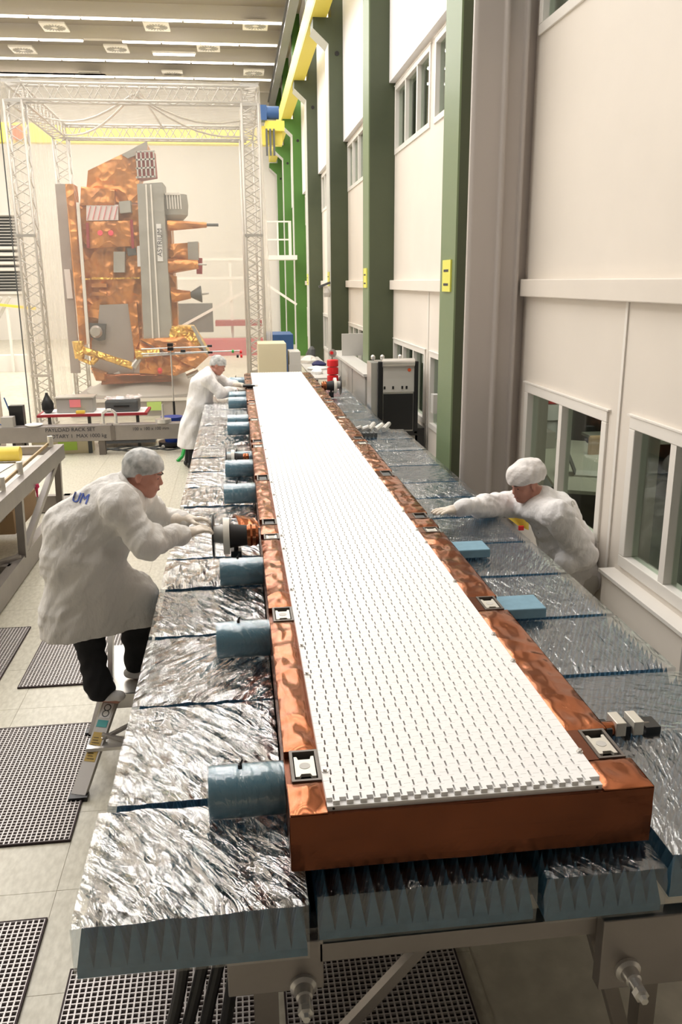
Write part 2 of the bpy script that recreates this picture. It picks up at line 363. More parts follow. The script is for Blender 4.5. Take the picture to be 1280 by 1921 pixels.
MB().box(WX-.02,WX+.01,5.62,7.6,0.02,.06).build('skirting',m_white,wr)
dim=None
for k,(a,c,z0,z1,n) in enumerate(WIN):
    near=k<3; fw=.085 if near else .07
    o=struct('window_%d'%(k+2),MB().box(WX-.025,WX+.1,a-.03,c+.03,z1-.0,z1+.012),m_white)
    for q in ((a,c,z0,z0+fw),(a,c,z1-fw,z1),(a,a+fw,z0+fw,z1-fw),(c-fw,c,z0+fw,z1-fw)):
        MB().box(WX-.018,WX+.09,*q).build('window_frame',m_white,o,bevel=.006 if near else 0)
    for j in range(1,n):
        yy=a+(c-a)*j/n; MB().box(WX-.014,WX+.08,yy-.035,yy+.035,z0+fw,z1-fw).build('mullion',m_white,o)
    for j in range(n):
        y0=a+(c-a)*j/n; MB().box(WX+.04,WX+.046,y0+.03,y0+(c-a)/n-.03,z0+fw*.6,z1-fw*.6).build('pane',m_glass,o)
# dark rooms behind the windows
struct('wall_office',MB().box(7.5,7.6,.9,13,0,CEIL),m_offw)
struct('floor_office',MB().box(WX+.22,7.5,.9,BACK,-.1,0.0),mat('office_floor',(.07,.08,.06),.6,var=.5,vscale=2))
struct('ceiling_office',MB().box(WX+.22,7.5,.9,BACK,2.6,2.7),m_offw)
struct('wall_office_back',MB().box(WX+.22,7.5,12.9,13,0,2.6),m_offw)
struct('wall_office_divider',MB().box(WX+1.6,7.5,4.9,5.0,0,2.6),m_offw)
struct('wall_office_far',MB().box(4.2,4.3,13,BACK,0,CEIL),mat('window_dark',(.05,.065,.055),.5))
l=bpy.data.lights.new('office_lamp','AREA'); l.shape='RECTANGLE'; l.size=1.2; l.size_y=3; l.energy=38; l.color=(1,.95,.85)
lo=bpy.data.objects.new('office_lamp',l); COL.objects.link(lo)
t=thing('ceiling_light',(4.4,8.2,2.55),'dim office ceiling lamp behind the near window','ceiling light'); MB().box(3.9,4.9,6.9,9.5,2.56,2.6).build('housing',m_white,t)
lo.parent=t; lo.location=(0,0,-.02)
# ================================================================== grey column and green columns
b=MB()
prof=[(2.075,7.62),(2.105,7.60),(2.335,7.60),(2.345,7.57),(2.375,7.57),(2.385,7.62),(2.515,7.62),(2.525,7.59),(2.555,7.59),(2.56,7.66),(2.66,7.70),(2.66,7.74),(2.10,7.74)]
b.prism([(x,y,0) for x,y in prof],(0,0,CEIL))
gc=b.build('grey_column',m_greyc,bevel=.01); tag(gc,'tall beige grey ribbed column beside the near office window','column')
COLY=[8.6,14.3,20.1,26.0,31.9,37.8,43.3]
for i,yy in enumerate(COLY):
    t=thing('green_column',(2.44,yy+.3,0),'dark green steel column with corbel, %s along the right wall'%ORD[i],'column','green crane columns along the right wall')
    D=.62
    poly=[(2.65,0),(2.24,0),(2.24,7.68),(1.9,7.98),(1.9,8.2),(2.3,8.2),(2.3,CEIL),(2.65,CEIL)]
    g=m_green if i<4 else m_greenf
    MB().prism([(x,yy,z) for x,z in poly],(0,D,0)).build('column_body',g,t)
    MB().box(2.222,2.24,yy,yy+D,0.0,7.68).build('flange',m_greenlit if i<2 else m_litside,t)  # side towards the hall coloured lighter, as if lit
    MB().prism([(2.222,yy-.004,7.68),(1.882,yy-.004,7.98),(1.9,yy-.004,7.985),(2.24,yy-.004,7.685)],(0,D,0)).build('corbel_lit_edge',m_litside,t)  # pale strip painted as the lit underside of the corbel
    if i<4:
        MB().box(2.205,2.222,yy+.12,yy+.46,2.60,2.92).build('warning_sticker',m_stick,t)
        for zz in (2.66,2.80): MB().box(2.203,2.2055,yy+.2,yy+.4,zz,zz+.025).build('print',m_ink,t)
    MB().cyl((2.42,yy-.012,7.5),(2.42,yy,7.5),.05,n=10).build('bolt',m_black,t)
b=MB().box(1.86,2.2,9,43,8.2,8.26); b.box(2.0,2.06,9,43,8.26,8.7); b.box(1.86,2.2,9,43,8.7,8.76); b.box(1.855,1.87,9,43,8.26,8.7)
tag(b.build('crane_rail',m_yellow),'yellow crane runway rail along the tops of the green columns','crane rail')
# crane bridge
t=thing('overhead_crane',(-4,30,7.05),'yellow overhead crane bridge spanning the hall behind the tent','crane')
MB().box(-13,1.75,29.8,30.2,7.05,7.62).build('bridge_girder',m_yellow,t)
MB().box(1.2,1.82,29.6,30.4,7.45,7.75).build('end_carriage',m_yellow,t)
b=MB().cyl((1.15,29.7,8.0),(1.65,29.7,8.0),.2); b.box(.95,1.25,29.5,29.95,7.75,8.2); b.build('hoist_motor',m_bluebox,t,smooth=2)
b=MB(); 
for k in range(3): b.box(1.2+k*.12,1.26+k*.12,29.55,29.7,6.7,7.5)
b.build('cable_trolley',m_dgrey,t)
MB().box(-6.75,-6.5,29.5,29.8,7.1,7.5).build('winch',m_orange,t)
# ================================================================== the long antenna
AY0,AY1=2.165,14.45
ant=thing('radar_antenna',(.65,8.3,1.0),'long white slotted radar antenna wrapped in copper foil along the middle of the tables','antenna')
def wavy(x,y,z,a,f=9): return a*mnoise.noise(Vector((x*f*1.6,y*f,z*f)))
def foil_rail(x0,x1,y0,y1,zb,zt,name,puff=.010,m=None):
    b=MB(); ny=max(4,int((y1-y0)/.016))
    def top(u,v):
        x=x0+(x1-x0)*u; y=y0+(y1-y0)*v; e=min(u,1-u,.25)*4; e2=min(v*(y1-y0),(1-v)*(y1-y0),.05)/.05
        return (x,y,zt-puff+puff*(e**.5)*(e2**.5)*(1+1.1*mnoise.noise(Vector((x*16,y*9,3))))+.003*mnoise.noise(Vector((x*40,y*26,9))))
    b.grid(top,9,ny)
    for xx,s in((x0,-1),(x1,1)):
        b.grid(lambda u,v:(xx+s*.002+s*.006*mnoise.noise(Vector((u*3,(y0+(y1-y0)*v)*9,s*5)))*(1 if 0<u<1 else 0),y0+(y1-y0)*v,zb+(zt-puff-zb)*u),4,ny)
    for yy in (y0,y1): b.add([(x0,yy,zb),(x1,yy,zb),(x1,yy,zt-puff),(x0,yy,zt-puff)],[(0,1,2,3)])
    return b.build(name,m or m_copper,ant,smooth=True,fix=False)
BR=[(2.31,2.49),(3.61,3.78),(4.90,5.01),(5.22,5.35),(6.48,6.67),(7.85,8.0),(8.13,8.27),(9.45,9.62),(10.75,10.90),(11.02,11.16),(12.35,12.5),(13.6,13.76),(14.2,14.3)]
PL=[1,1,1,0,0,1,0,1,1,0,1,1,0]
def coverplate(x0,x1,y0,y1,z,side,plate):
    o=MB()
    w_=.010
    for q in ((x0,x1,y0,y0+w_),(x0,x1,y1-w_,y1),(x0,x0+w_,y0+w_,y1-w_),(x1-w_,x1,y0+w_,y1-w_)): o.box(*q,z-.03,z+.004)
    o.box(x0+w_,x1-w_,y0+w_,y1-w_,z-.034,z-.026)
    h=o.build('hinge_bracket',m_steeld,ant)
    if plate:
        cx,cy=(x0+x1)/2,(y0+y1)/2; L=(y1-y0)/2; Wd=(x1-x0)/2-.014
        poly=[(-Wd,-.66*L),(-.62*Wd,-.66*L),(-.45*Wd,-.50*L),(.45*Wd,-.50*L),(.62*Wd,-.66*L),(Wd,-.66*L),(Wd,.62*L),(.72*Wd,.62*L),(.6*Wd,.42*L),(-.6*Wd,.42*L),(-.72*Wd,.62*L),(-Wd,.62*L)]
        q=MB().prism([(cx+a,cy+c,z-.012) for a,c in poly],(0,0,.012)); pl=q.build('cover_plate',m_silver,h)
        MB().cyl((cx,cy,z),(cx,cy,z+.0012),.018,n=18).build('maker_disc',m_lgrey,h)
        for s in(-1,1): MB().cyl((cx+s*.018,cy-.8*L,z-.022),(cx+s*.018,cy-.8*L,z-.008),.009,n=10).build('bolt',m_steel,h)
    else:
        MB().box(x0+.018,x1-.018,y0+.03,y1-.03,z-.026,z-.006).build('inner_block',m_dgrey,h)
    return h
for side in (0,1):
    bx0,bx1=((.118,.212),(1.130,1.222))[side]; rx0,rx1=((.102,.214),(1.074,1.236))[side]
    prev=AY0-.02
    for k,(a,c) in enumerate(BR):
        foil_rail(rx0,rx1,prev,a-.004,1.02,1.205,'foil_cover')
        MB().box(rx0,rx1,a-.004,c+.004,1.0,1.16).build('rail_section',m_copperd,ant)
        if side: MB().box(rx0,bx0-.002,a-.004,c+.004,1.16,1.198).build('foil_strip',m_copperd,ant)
        coverplate(bx0,bx1,a,c,1.196,side,PL[k] and a<12); prev=c+.004
    foil_rail(rx0,rx1,prev,AY1+.05,1.02,1.205,'foil_cover')
b=MB(); 
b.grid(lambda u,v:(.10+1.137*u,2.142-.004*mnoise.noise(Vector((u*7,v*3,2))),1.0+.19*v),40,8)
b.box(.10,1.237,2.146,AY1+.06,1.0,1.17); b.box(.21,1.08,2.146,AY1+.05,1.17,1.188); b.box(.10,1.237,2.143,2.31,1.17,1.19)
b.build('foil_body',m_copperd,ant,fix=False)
MB().box(.213,1.073,AY0-.006,AY1,1.188,1.2045).build('panel_base',m_panel,ant)
MB().box(.213,1.073,AY0-.004,AY0+.032,1.19,1.2068).build('front_strip',m_panel,ant)
MB().box(.222,1.064,AY0+.033,AY1-.01,1.2045,1.2055).build('slot_backing',m_slot,ant)
# slotted interlocking waveguides
P_=.0414; PY=.0445; A_=.018; NC=20
def guide(off):
    b=MB(); x0=.213; xs=[]; zt=1.2202; zb=1.2065; g=.0011
    def cell(xa,xb,ya,yb): b.add([(xa,ya,zt),(xb,ya,zt),(xb,yb,zt),(xa,yb,zt)],[(0,1,2,3)])
    def sidey(xa,xb,y): b.add([(xa,y,zb),(xb,y,zb),(xb,y,zt),(xa,y,zt)],[(0,1,2,3)])
    def sidex(x,ya,yb): b.add([(x,ya,zb),(x,yb,zb),(x,yb,zt),(x,ya,zt)],[(0,1,2,3)])
    lo=x0+.018
    cell(x0,lo,0,PY-g); sidey(x0,lo,0)
    for k in range(NC):
        a=lo+k*P_; h=a+P_*.5; e=a+P_; s0=a+off; s1=s0+.0055; y0=-A_+.005; y1=y0+.030
        cell(a,s0,-A_,PY-A_-g) ; cell(s0,s1,-A_,y0); cell(s0,s1,y1,PY-A_-g); cell(s1,h,-A_,PY-A_-g); cell(h,e,0,PY-g)
        sidex(s0,y0,y1); sidex(s1,y0,y1); sidey(s0,s1,y0); sidey(s0,s1,y1)
        sidey(a,h,-A_); sidey(h,e,0); sidex(a,-A_,0); sidex(h,-A_,0)
        sidey(a,h,PY-A_-g); sidey(h,e,PY-g)
    hi=lo+NC*P_; cell(hi,1.073,0,PY-g); sidey(hi,1.073,0)
    sidex(x0,0,PY-g); sidex(1.073,0,PY-g)
    return b
base_y=AY0+A_-.002
gm=[]
for off in (.0015,.0072):
    gb=guide(off); gb.v=[(x,y+base_y,z) for x,y,z in gb.v]; gm.append(gb)
NR=int((AY1-base_y)/PY)
first=[]
for r in range(NR):
    if r<2:
        o=gm[r].build('waveguide',m_panel,ant,fix=False); o.location=(0,r*PY,0); first.append(o)
    else:
        o=bpy.data.objects.new('waveguide',first[r%2].data); COL.objects.link(o); o.parent=ant; o.location=(0,r*PY,0)
# front solid white lip under the teeth
MB().box(.213,1.073,AY0-.008,AY0+.0,1.19,1.2064).build('front_lip',m_panel,ant)
for x in (.232,1.056): MB().cyl((x,AY0-.010,1.199),(x,AY0-.007,1.199),.004,n=8).build('rivet',m_black,ant)
ys=[2.323,3.007,3.274,3.948,4.62,4.88,5.32,5.9,6.3,7.2,7.6,8.5,8.9]
for y in ys:
    for x in (.2235,1.066):
        b=MB().cyl((x,y,1.2202),(x,y,1.223),.011,n=12); b.cyl((x,y,1.223),(x,y,1.231),.007,n=6); b.build('screw',m_alu,ant)
# ================================================================== foam absorber tiles wrapped in film
def foam_mesh(w,d,z0,zs,zt,n,m):
    b=MB(); b.box(0,w,0,d,z0,zs); pw=w/n; pd=d/m
    for i in range(n):
        for j in range(m):
            x=i*pw; y=j*pd; b.add([(x,y,zs),(x+pw,y,zs),(x+pw,y+pd,zs),(x,y+pd,zs),(x+pw/2,y+pd/2,zt)],[(0,1,4),(1,2,4),(2,3,4),(3,0,4)])
    return b
def film_mesh(w,d,z0,zt,amp,seed,bul=.012):
    b=MB(); nx,ny=26,26; e=.006
    def hz(x,y): return zt+amp*(mnoise.noise(Vector((x*9+seed,y*5,seed)))+.6*mnoise.noise(Vector((x*24,y*15+seed,seed))))+.003
    def top(u,v):
        x=-e+(w+2*e)*u; y=-e+(d+2*e)*v; q=min(u,v,1-u,1-v); dz=-.010*max(0,1-q*14)
        return (x,y,hz(x,y)+dz)
    b.grid(top,nx,ny)
    b.cur=1
    def side(f):
        def g(u,v):
            t=top(*f(u)); k=1-v; ox=bul*math.sin(math.pi*v)*.5+.004*mnoise.noise(Vector((u*9+seed,v*3,seed*2)))*math.sin(math.pi*v)*2
            cx,cy=t[0]-w/2,t[1]-d/2; nx_=0;ny_=0
            if abs(cx)/w>abs(cy)/d: nx_=1 if cx>0 else -1
            else: ny_=1 if cy>0 else -1
            return (t[0]+nx_*ox,t[1]+ny_*ox,t[2]*(1-v)+(z0-.003)*v)
        b.grid(g,nx,6)
    side(lambda u:(u,0)); side(lambda u:(u,1)); side(lambda u:(0,u)); side(lambda u:(1,u))
    return b
proto={}
def foam_tile(x0,x1,y0,y1,ztop,label,group,fm,amp,tilt=0,zbase=None,foamm=None):
    w=x1-x0-.02; d=y1-y0-.045; zb=ztop-.165 if zbase is None else zbase
    t=thing('foam_tile',(x0+.01,y0+.0225,zb),label,'foam tile',group)
    n=max(4,round(w/.0475)); m=max(4,round(d/.0475)); h=ztop-zb
    key=(round(w,3),round(d,3),round(h,3))
    if key not in proto:
        q=foam_mesh(w,d,0,.028,h-.012,n,m); q.v=[(a+t.location.x,c+t.location.y,e+zb) for a,c,e in q.v]; f=q.build('foam_block',foamm or m_foam,t,fix=False); proto[key]=f.data
    else:
        f=bpy.data.objects.new('foam_block',proto[key]); COL.objects.link(f); f.parent=t
    q=film_mesh(w,d,0,h,amp,rng.rand()*50); q.v=[(a+t.location.x,c+t.location.y,e+zb) for a,c,e in q.v]; q.build('plastic_wrap',[fm,f_side],t,smooth=True,fix=False)
    if tilt: t.rotation_euler=(tilt,0,0)
    return t
LY=[1.985,2.54,3.245,3.965,4.64,5.2,5.82,6.5,7.15,7.77,8.42,9.08,9.74,10.4,11.06,11.72,12.38,13.04,13.7,14.36]
for k in range(len(LY)-1):
    x0=-.53 if k==0 else -.505
    foam_tile(x0,.145 if k==0 else .098,LY[k],LY[k+1],1.0+(.004 if k%3==1 else 0),'blue foam tile under crinkled film left of the antenna, %s from the front'%ORD[k],'film-wrapped foam tiles left of the antenna',f_left,.008,zbase=(.815 if k==0 else None))
RY=[2.02,2.76,3.28,3.94,4.6,5.25,5.9,6.5,7.05,7.75,8.5,9.15,9.8,10.5,11.2,11.9,12.6,13.3,14.0]
for k in range(len(RY)-1):
    foam_tile(1.255,(1.80 if k>11 else 1.95) if k else 2.0,RY[k],RY[k+1],1.03 if k==0 else 1.0,'blue foam tile under taut film right of the antenna, %s from the front'%ORD[k],'film-wrapped foam tiles right of the antenna',f_right,.0025 if k<6 else .006)
foam_tile(.165,.845,2.035,2.74,.985,'blue spiky foam tile in front of the antenna end, the left one of the two','film-wrapped foam tiles at the near end',f_front,.002)
foam_tile(.86,1.25,2.02,2.74,.985,'blue spiky foam tile in front of the antenna end, the right one of the two','film-wrapped foam tiles at the near end',f_front,.002)
# rolled foam cylinders along the left rail
RO=[(2.44,.085),(3.66,.085),(4.63,.08),(6.50,.08),(7.44,.078),(7.86,.075),(9.6,.075),(10.15,.075),(11.7,.08),(12.4,.075),(14.2,.08)]
for k,(y,r) in enumerate(RO):
    z=1.012+r; t=thing('foam_roll',(-.02,y,1.008),'blue foam roll bound in film against the left antenna rail, %s from the front'%ORD[k],'foam roll','foam rolls along the left rail')
    b=MB(); x0,x1=-.148,.098
    b.lathe((x0,y,z),(1,0,0),[(0,r*.97),(.004,r),(x1-x0-.004,r),(x1-x0,r*.97)],32); b.build('foam_core',m_roll,t,smooth=2)
    b=MB().cyl((-.045,y-.002,z+r-.003),(-.045,y,z+r+.012),.008,n=6); b.cyl((-.045,y,z+r+.01),(-.036,y+.004,z+r+.028),.005,.003,n=6); b.build('tie',m_black,t)
    b=MB().lathe((x0-.003,y,z),(1,0,0),[(0,r+.002),(.08,r+.004),(.17,r+.003),(x1-x0+.004,r+.002)],28); b.build('plastic_wrap',f_front,t,smooth=2,fix=False)
# slabs lying on the right tiles
for k,(x0,x1,y0,y1) in enumerate(((1.30,1.55,3.90,4.10),(1.30,1.55,4.90,5.09))):
    b=MB(); b.box(x0,x1,y0,y1,1.012,1.068)
    tag(b.build('foam_slab',[m_foaml],bevel=.006),'small flat blue foam slab on the right tiles, the %s one'%('nearer','farther')[k],'foam slab','foam slabs on the right tiles')
# ================================================================== steel tables underneath
t=thing('support_table',(.6,2.1,0),'long grey steel table carrying the antenna and foam tiles','table')
b=MB(); b.box(-.50,.1,2.12,14.3,.80,.83); b.box(1.25,1.95,2.2,9.4,.80,.83).box(1.25,1.80,9.4,14.2,.80,.83); b.box(.1,1.25,2.2,14.3,.785,.8); b.build('shelf',m_steeld,t)
b=MB(); b.box(.10,.18,2.13,14.4,.62,.80); b.box(1.18,1.26,2.15,14.4,.62,.80); b.build('side_beam',m_steel,t)
MB().box(.18,1.07,2.10,2.16,.70,.765).build('cross_rail',m_steel,t)
for (x0,x1,z0,z1,yy) in ((-.105,.19,.60,.78,2.10),(1.065,1.395,.525,.79,2.05)):
    MB().box(x0,x1,yy,yy+.05,z0,z1).build('end_plate',m_steel,t,bevel=.004)
for (x,z,yy) in ((.125,.62,2.10),(1.155,.60,2.05)):
    b=MB().lathe((x,yy,z),(0,-1,0),[(0,.042),(.012,.042),(.02,.03),(.05,.026),(.055,.02),(.085,.018)],20); b.lathe((x,yy-.085,z-.005),(0,-1,0),[(0,.024),(.02,.024),(.025,.014),(.04,.012)],6); b.build('levelling_bolt',m_alu,t,smooth=2)
for yy in (2.2,5.2,8.2,11.2,14.1):
    for (x0,x1) in ((-.03,.05),(1.30,1.36)): MB().box(x0,x1,yy,yy+.07,.0,.62).build('leg',m_steel,t)
    for q in (((1.08,yy,.72),(1.28,yy,.05),.05),((.6,yy,.72),(.02,yy,.03),.035)): MB().beam(*q).build('brace',m_steel,t)
    MB().box(-.05,1.36,yy,yy+.06,.03,.09).build('foot_rail',m_steel,t)
MB().box(1.05,1.45,2.6,14.2,.60,.64).build('lower_rail',m_steel,t)
# black cables
for k in range(4):
    b=MB(); x=-.33+.065*k; pts=[]
    for i in range(12):
        s=i/11; pts.append((x+.10-.17*s**1.3+.01*math.sin(5*s+k),2.26+.02*k-.06*s,.80-.79*s))
    b.tube(pts,.021,10); tag(b.build('cable',m_black,smooth=2),'thick black cable hanging below the near left foam tile, %s from the left'%('first','second','third','fourth')[k],'cable','black cables at the near table end')
# ================================================================== feed horns and clamps
def horn(x,y,z,s,label,side=-1):
    t=thing('feed_horn',(x,y,z),label,'horn')
    X=lambda d:x+side*d*s
    b=MB().lathe((X(.30),y,z),(side,0,0),[(0,.165*s),(.006*s,.168*s),(.012*s,.165*s)],40); b.build('end_disc',m_black,t,smooth=2)
    b=MB().lathe((X(.185),y,z+.0*s),(side,0,0),[(0,.128*s),(.0,.140*s),(.045*s,.140*s),(.045*s,.126*s)],36); b.build('white_ring',m_ring,t,smooth=2)
    MB().lathe((X(.19),y,z+.015*s),(side,0,0),[(0,.075*s),(.11*s,.062*s)],24).build('inner_tube',m_lgrey,t,smooth=2)
    MB().lathe((X(.055),y,z),(side,0,0),[(0,.075*s),(.15*s,.095*s)],28).build('black_cone',m_blackm,t,smooth=2)
    b=MB().lathe((X(-.03),y,z),(side,0,0),[(0,.07*s),(.02*s,.085*s),(.045*s,.08*s),(.06*s,.088*s),(.085*s,.078*s)],24); b.build('foil_collar',m_copper,t,smooth=2)
    b=MB().cyl((X(.14),y,z-.12*s),(X(.14),y,z-.06*s),.018*s); b.build('support_post',m_black,t)
    MB().box(min(X(.10),X(.18)),max(X(.10),X(.18)),y-.05*s,y+.05*s,1.012,z-.11*s).build('base_block',m_black,t)
    return t
h=horn(.06,4.98,1.205,.82,'black and copper horn with white ring in the left worker\'s hands')
b=MB(); b.grid(lambda u,v:(-.03-.05*v+.13*u,5.10+.22*v,1.215+.06*math.sin(3*v)*(1-u*.6)+.012*mnoise.noise(Vector((u*5,v*5,1)))),10,12); tag(b.build('loose_foil',m_copper,smooth=True,fix=False),'loose flap of copper foil behind the near horn','foil')
horn(.05,7.62,1.14,.62,'small horn with white ring behind the fifth foam roll on the left')
horn(1.27,12.6,1.19,.85,'black horn with white ring on the far right of the antenna',1)
t=thing('clamp',(1.36,2.72,1.01),'dark shaft clamp with two pale blocks at the near right rail','clamp')
MB().cyl((1.24,2.71,1.055),(1.40,2.73,1.05),.035,.028,n=14).build('foil_neck',m_copper,t,smooth=2)
MB().cyl((1.38,2.73,1.05),(1.53,2.74,1.045),.016,n=12).build('shaft',m_steeld,t)
for x in (1.375,1.445): MB().box(x,x+.04,2.69,2.78,1.035,1.092).build('clamp_block',m_silver,t,bevel=.003)
b=MB().box(1.32,1.36,2.69,2.77,1.01,1.07); b.box(1.415,1.44,2.7,2.77,1.01,1.07).box(1.5,1.56,2.7,2.78,1.01,1.06); b.build('black_body',m_black,t)
t=thing('wrapped_connector',(1.37,9.5,1.01),'pile of white wrapped connectors on the right foam tiles beyond the middle','connector')
for k in range(5):
    a=rng.rand()*3; x=1.30+.09*k; MB().cyl((x,9.45+.1*math.sin(a),1.04),(x+.09,9.55+.12*math.cos(a),1.09),.035,.025,n=8).build('sleeve',m_white if k%2 else m_lgrey,t,smooth=2)
b=MB()
for k in range(6): b.box(1.28+k*.045,1.31+k*.045,9.2,9.3,1.01,1.06)
b.build('comb_block',m_dgrey,t)

# ================================================================== truss tent
def truss(b,a,c,s,n,up=(0,0,1),r=.024,rb=.011):
    a=Vector(a); c=Vector(c); d=(c-a).normalized(); u=Vector(up); x=d.cross(u).normalized(); y=x.cross(d); L=(c-a).length
    cor=[x*(i*s/2)+y*(j*s/2) for i,j in((-1,-1),(1,-1),(1,1),(-1,1))]
    for q in cor: b.cyl(a+q,c+q,r,n=8)
    for f in range(4):
        p,q=cor[f],cor[(f+1)%4]
        for k in range(n):
            t0=a+d*(L*k/n); t1=a+d*(L*(k+1)/n); tm_=a+d*(L*(k+.5)/n)
            b.cyl(t0+p,tm_+q,rb,n=5,cap=False); b.cyl(tm_+q,t1+p,rb,n=5,cap=False)
    return b
tent=thing('truss_tent',(-1.7,19.2,0),'clear plastic clean tent on a white aluminium truss frame around the satellite','tent')
TX0,TX1,TY0,TY1,TZ=-3.83,.41,17.17,21.4,6.05
for (x,y) in ((TX0,TY0),(TX1,TY0),(TX0,TY1),(TX1,TY1)):
    truss(MB(),(x,y,0.02),(x,y,5.9),.31,16,up=(0,1,0)).build('truss_column',m_truss,tent,smooth=True,fix=False)
    MB().box(x-.2,x+.2,y-.2,y+.2,0,.03).build('base_plate',m_truss,tent)
for (a,c,n) in (((TX0,TY0,TZ),(TX1,TY0,TZ),12),((TX0,TY1,TZ),(TX1,TY1,TZ),12),((TX0,TY0,TZ),(TX0,TY1,TZ),12),((TX1,TY0,TZ),(TX1,TY1,TZ),12)):
    truss(MB(),a,c,.28,n).build('truss_beam',m_truss,tent,smooth=True,fix=False)
for (x,y) in ((TX0,TY0),(TX1,TY0)):
    b=MB()
    for z in (5.88,6.2):
        for q in ((x-.17,x+.17,y-.17,y-.13),(x-.17,x+.17,y+.13,y+.17),(x-.17,x-.13,y-.13,y+.13),(x+.13,x+.17,y-.13,y+.13)): b.box(*q,z-.02,z+.03)
    b.build('corner_block',m_alu,tent)
    for z in (.95,3.55):
        MB().box(x-.18,x+.18,y-.19,y-.15,z,z+.05).build('joint_ring',m_alu,tent)
for q in (((-1.71,TY0,6.05),(TX0,TY1,6.0)),((-1.71,TY0,6.05),(TX1,TY1,6.0)),((-1.71,TY0,6.05),(TX0,19.2,6.0)),((-1.71,TY0,6.05),(TX1,19.2,6.0)),((-1.6,TY0,6.1),(-1.5,TY1,6.15))):
    pts=[Vector(q[0]).lerp(Vector(q[1]),i/8)+Vector((0,0,-.25*math.sin(math.pi*i/8) if q[1][1]<21.41 and q[1][0]!=-1.5 else 0)) for i in range(9)]
    MB().tube(pts,.022,6).build('roof_tube',m_truss,tent,smooth=2)
def sheet(p,du,dv,nu,nv,amp,nrm,name='plastic_sheet'):
    p=Vector(p); du=Vector(du); dv=Vector(dv); n=Vector(nrm)
    return MB().grid(lambda u,v:tuple(p+du*u+dv*v+n*(amp*(mnoise.noise(Vector((u*14,v*2.2,p.x)))*(.3+v)+.3*mnoise.noise(Vector((u*40,v*5,p.y)))))),nu,nv).build(name,f_tent,tent,smooth=True,fix=False)
sheet((-4.03,16.95,6.2),(4.62,0,0),(0,0,-6.12),60,30,.05,(0,1,0))
sheet((.60,16.95,6.2),(0,4.6,0),(.12,0,-6.12),40,30,.06,(1,0,0))
sheet((-4.03,16.95,6.2),(0,4.6,0),(-.05,0,-6.12),40,30,.05,(1,0,0))
sheet((-4.03,21.6,6.2),(4.62,0,0),(0,0,-6.12),40,20,.04,(0,1,0))
sheet((-4.03,16.95,6.24),(4.62,0,0),(0,4.65,0),24,24,.05,(0,0,1))
for q in ([(-4.03,21.55,6.1),(-4.06,21.55,.05)],[(-4.06,16.93,6.15),(-4.09,16.93,.05)]): MB().tube(q,.012,6).build('hem_cord',m_dgrey,tent)
# ================================================================== satellite
SY=18.6
sat=thing('satellite',(-2.2,19.3,0.75),'satellite wrapped in orange gold foil standing inside the plastic tent','satellite')
def px(pts,y,d,name,m,par=sat,**k):
    return MB().prism([tuple(U(u,v,y=y)) for u,v in pts],(0,d,0)).build(name,m,par,**k)
def crumple(pts,y,d,name,m,par=sat,amp=.05,n=16):
    """box-like body with crinkled foil front: pts = 4 corners TL,TR,BR,BL in measured image points"""
    P=[U(u,v,y=y) for u,v in pts]
    def fr(u,v):
        q=(P[0]*(1-u)+P[1]*u)*(1-v)+(P[3]*(1-u)+P[2]*u)*v; e=min(u,v,1-u,1-v); k=min(1,e*8)
        return (q.x,q.y-amp*k*(.5+mnoise.noise(Vector((q.x*4,q.z*3,y)))+.5*mnoise.noise(Vector((q.x*11,q.z*9,y+5)))),q.z)
    b=MB().grid(fr,n,n)
    for i in range(4):
        a,c=P[i],P[(i+1)%4]; b.add([a,c,c+Vector((0,d,0)),a+Vector((0,d,0))],[(0,1,2,3)])
    b.add([q+Vector((0,d,0)) for q in P],[(0,1,2,3)])
    return b.build(name,m,par,smooth=2,fix=False)
crumple([(150,385),(262,385),(268,700),(172,700)],SY,1.5,'body',m_gold,amp=.05,n=40)
px([(165,320),(272,268),(276,270),(260,345),(258,380),(160,380)],SY+.1,.7,'sun_shield',m_gold)
px([(228,290),(276,264),(276,282),(240,297)],SY+.02,.08,'shield_edge',m_mli)
crumple([(152,350),(215,356),(215,385),(150,385)],SY-.15,.5,'foil_shoulder',m_gold,amp=.06,n=12)
px([(254,285),(288,283),(292,330),(258,336)],SY-.05,.5,'instrument_cage',m_redd)
b=MB()
for k in range(5):
    u=256+k*8; a=U(u,284,y=SY-.1); c=U(u+3,333,y=SY-.1); b.beam(a,c,.03)
for v in (285,300,316,333): b.beam(U(255,v,y=SY-.1),U(291,v-2,y=SY-.1),.03)
b.build('cage_bars',m_lgrey,sat)
ap=px([(257,345),(303,342),(321,632),(270,640)],SY-.45,.12,'antenna_panel',m_mli)
for (a,c) in ((274,287),(283,299)): MB().beam(U(a,346,y=SY-.47),U(c,636,y=SY-.47),.03,.03).build('panel_rib',m_white,ap)
px([(303,342),(305,342),(323,632),(321,632)],SY-.45,.9,'panel_side',m_mli)
text('ASTRIUM',.135,U(300,455,y=SY-.50),(math.radians(90),math.radians(-87),0),m_ink,'lettering',sat)
px([(293,420),(302,420),(306,490),(296,490)],SY-.47,.02,'name_plate',m_paper)
crumple([(122,345),(137,345),(166,640),(150,655)],SY-.2,.5,'solar_panel_foil',m_gold,amp=.05,n=14)
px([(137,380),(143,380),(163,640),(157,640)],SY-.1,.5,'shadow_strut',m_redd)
px([(103,345),(122,345),(150,700),(133,700)],SY+.6,.12,'solar_panel',m_mlib)
px([(120,505),(131,505),(137,560),(126,560)],SY+.56,.03,'name_plate',m_paper)
MB().beam(U(146,380,y=SY-.3),U(166,645,y=SY-.3),.06).build('white_rod',m_white,sat)
sp=px([(162,385),(222,384),(222,413),(162,414)],SY-.14,.05,'striped_panel',m_paper)
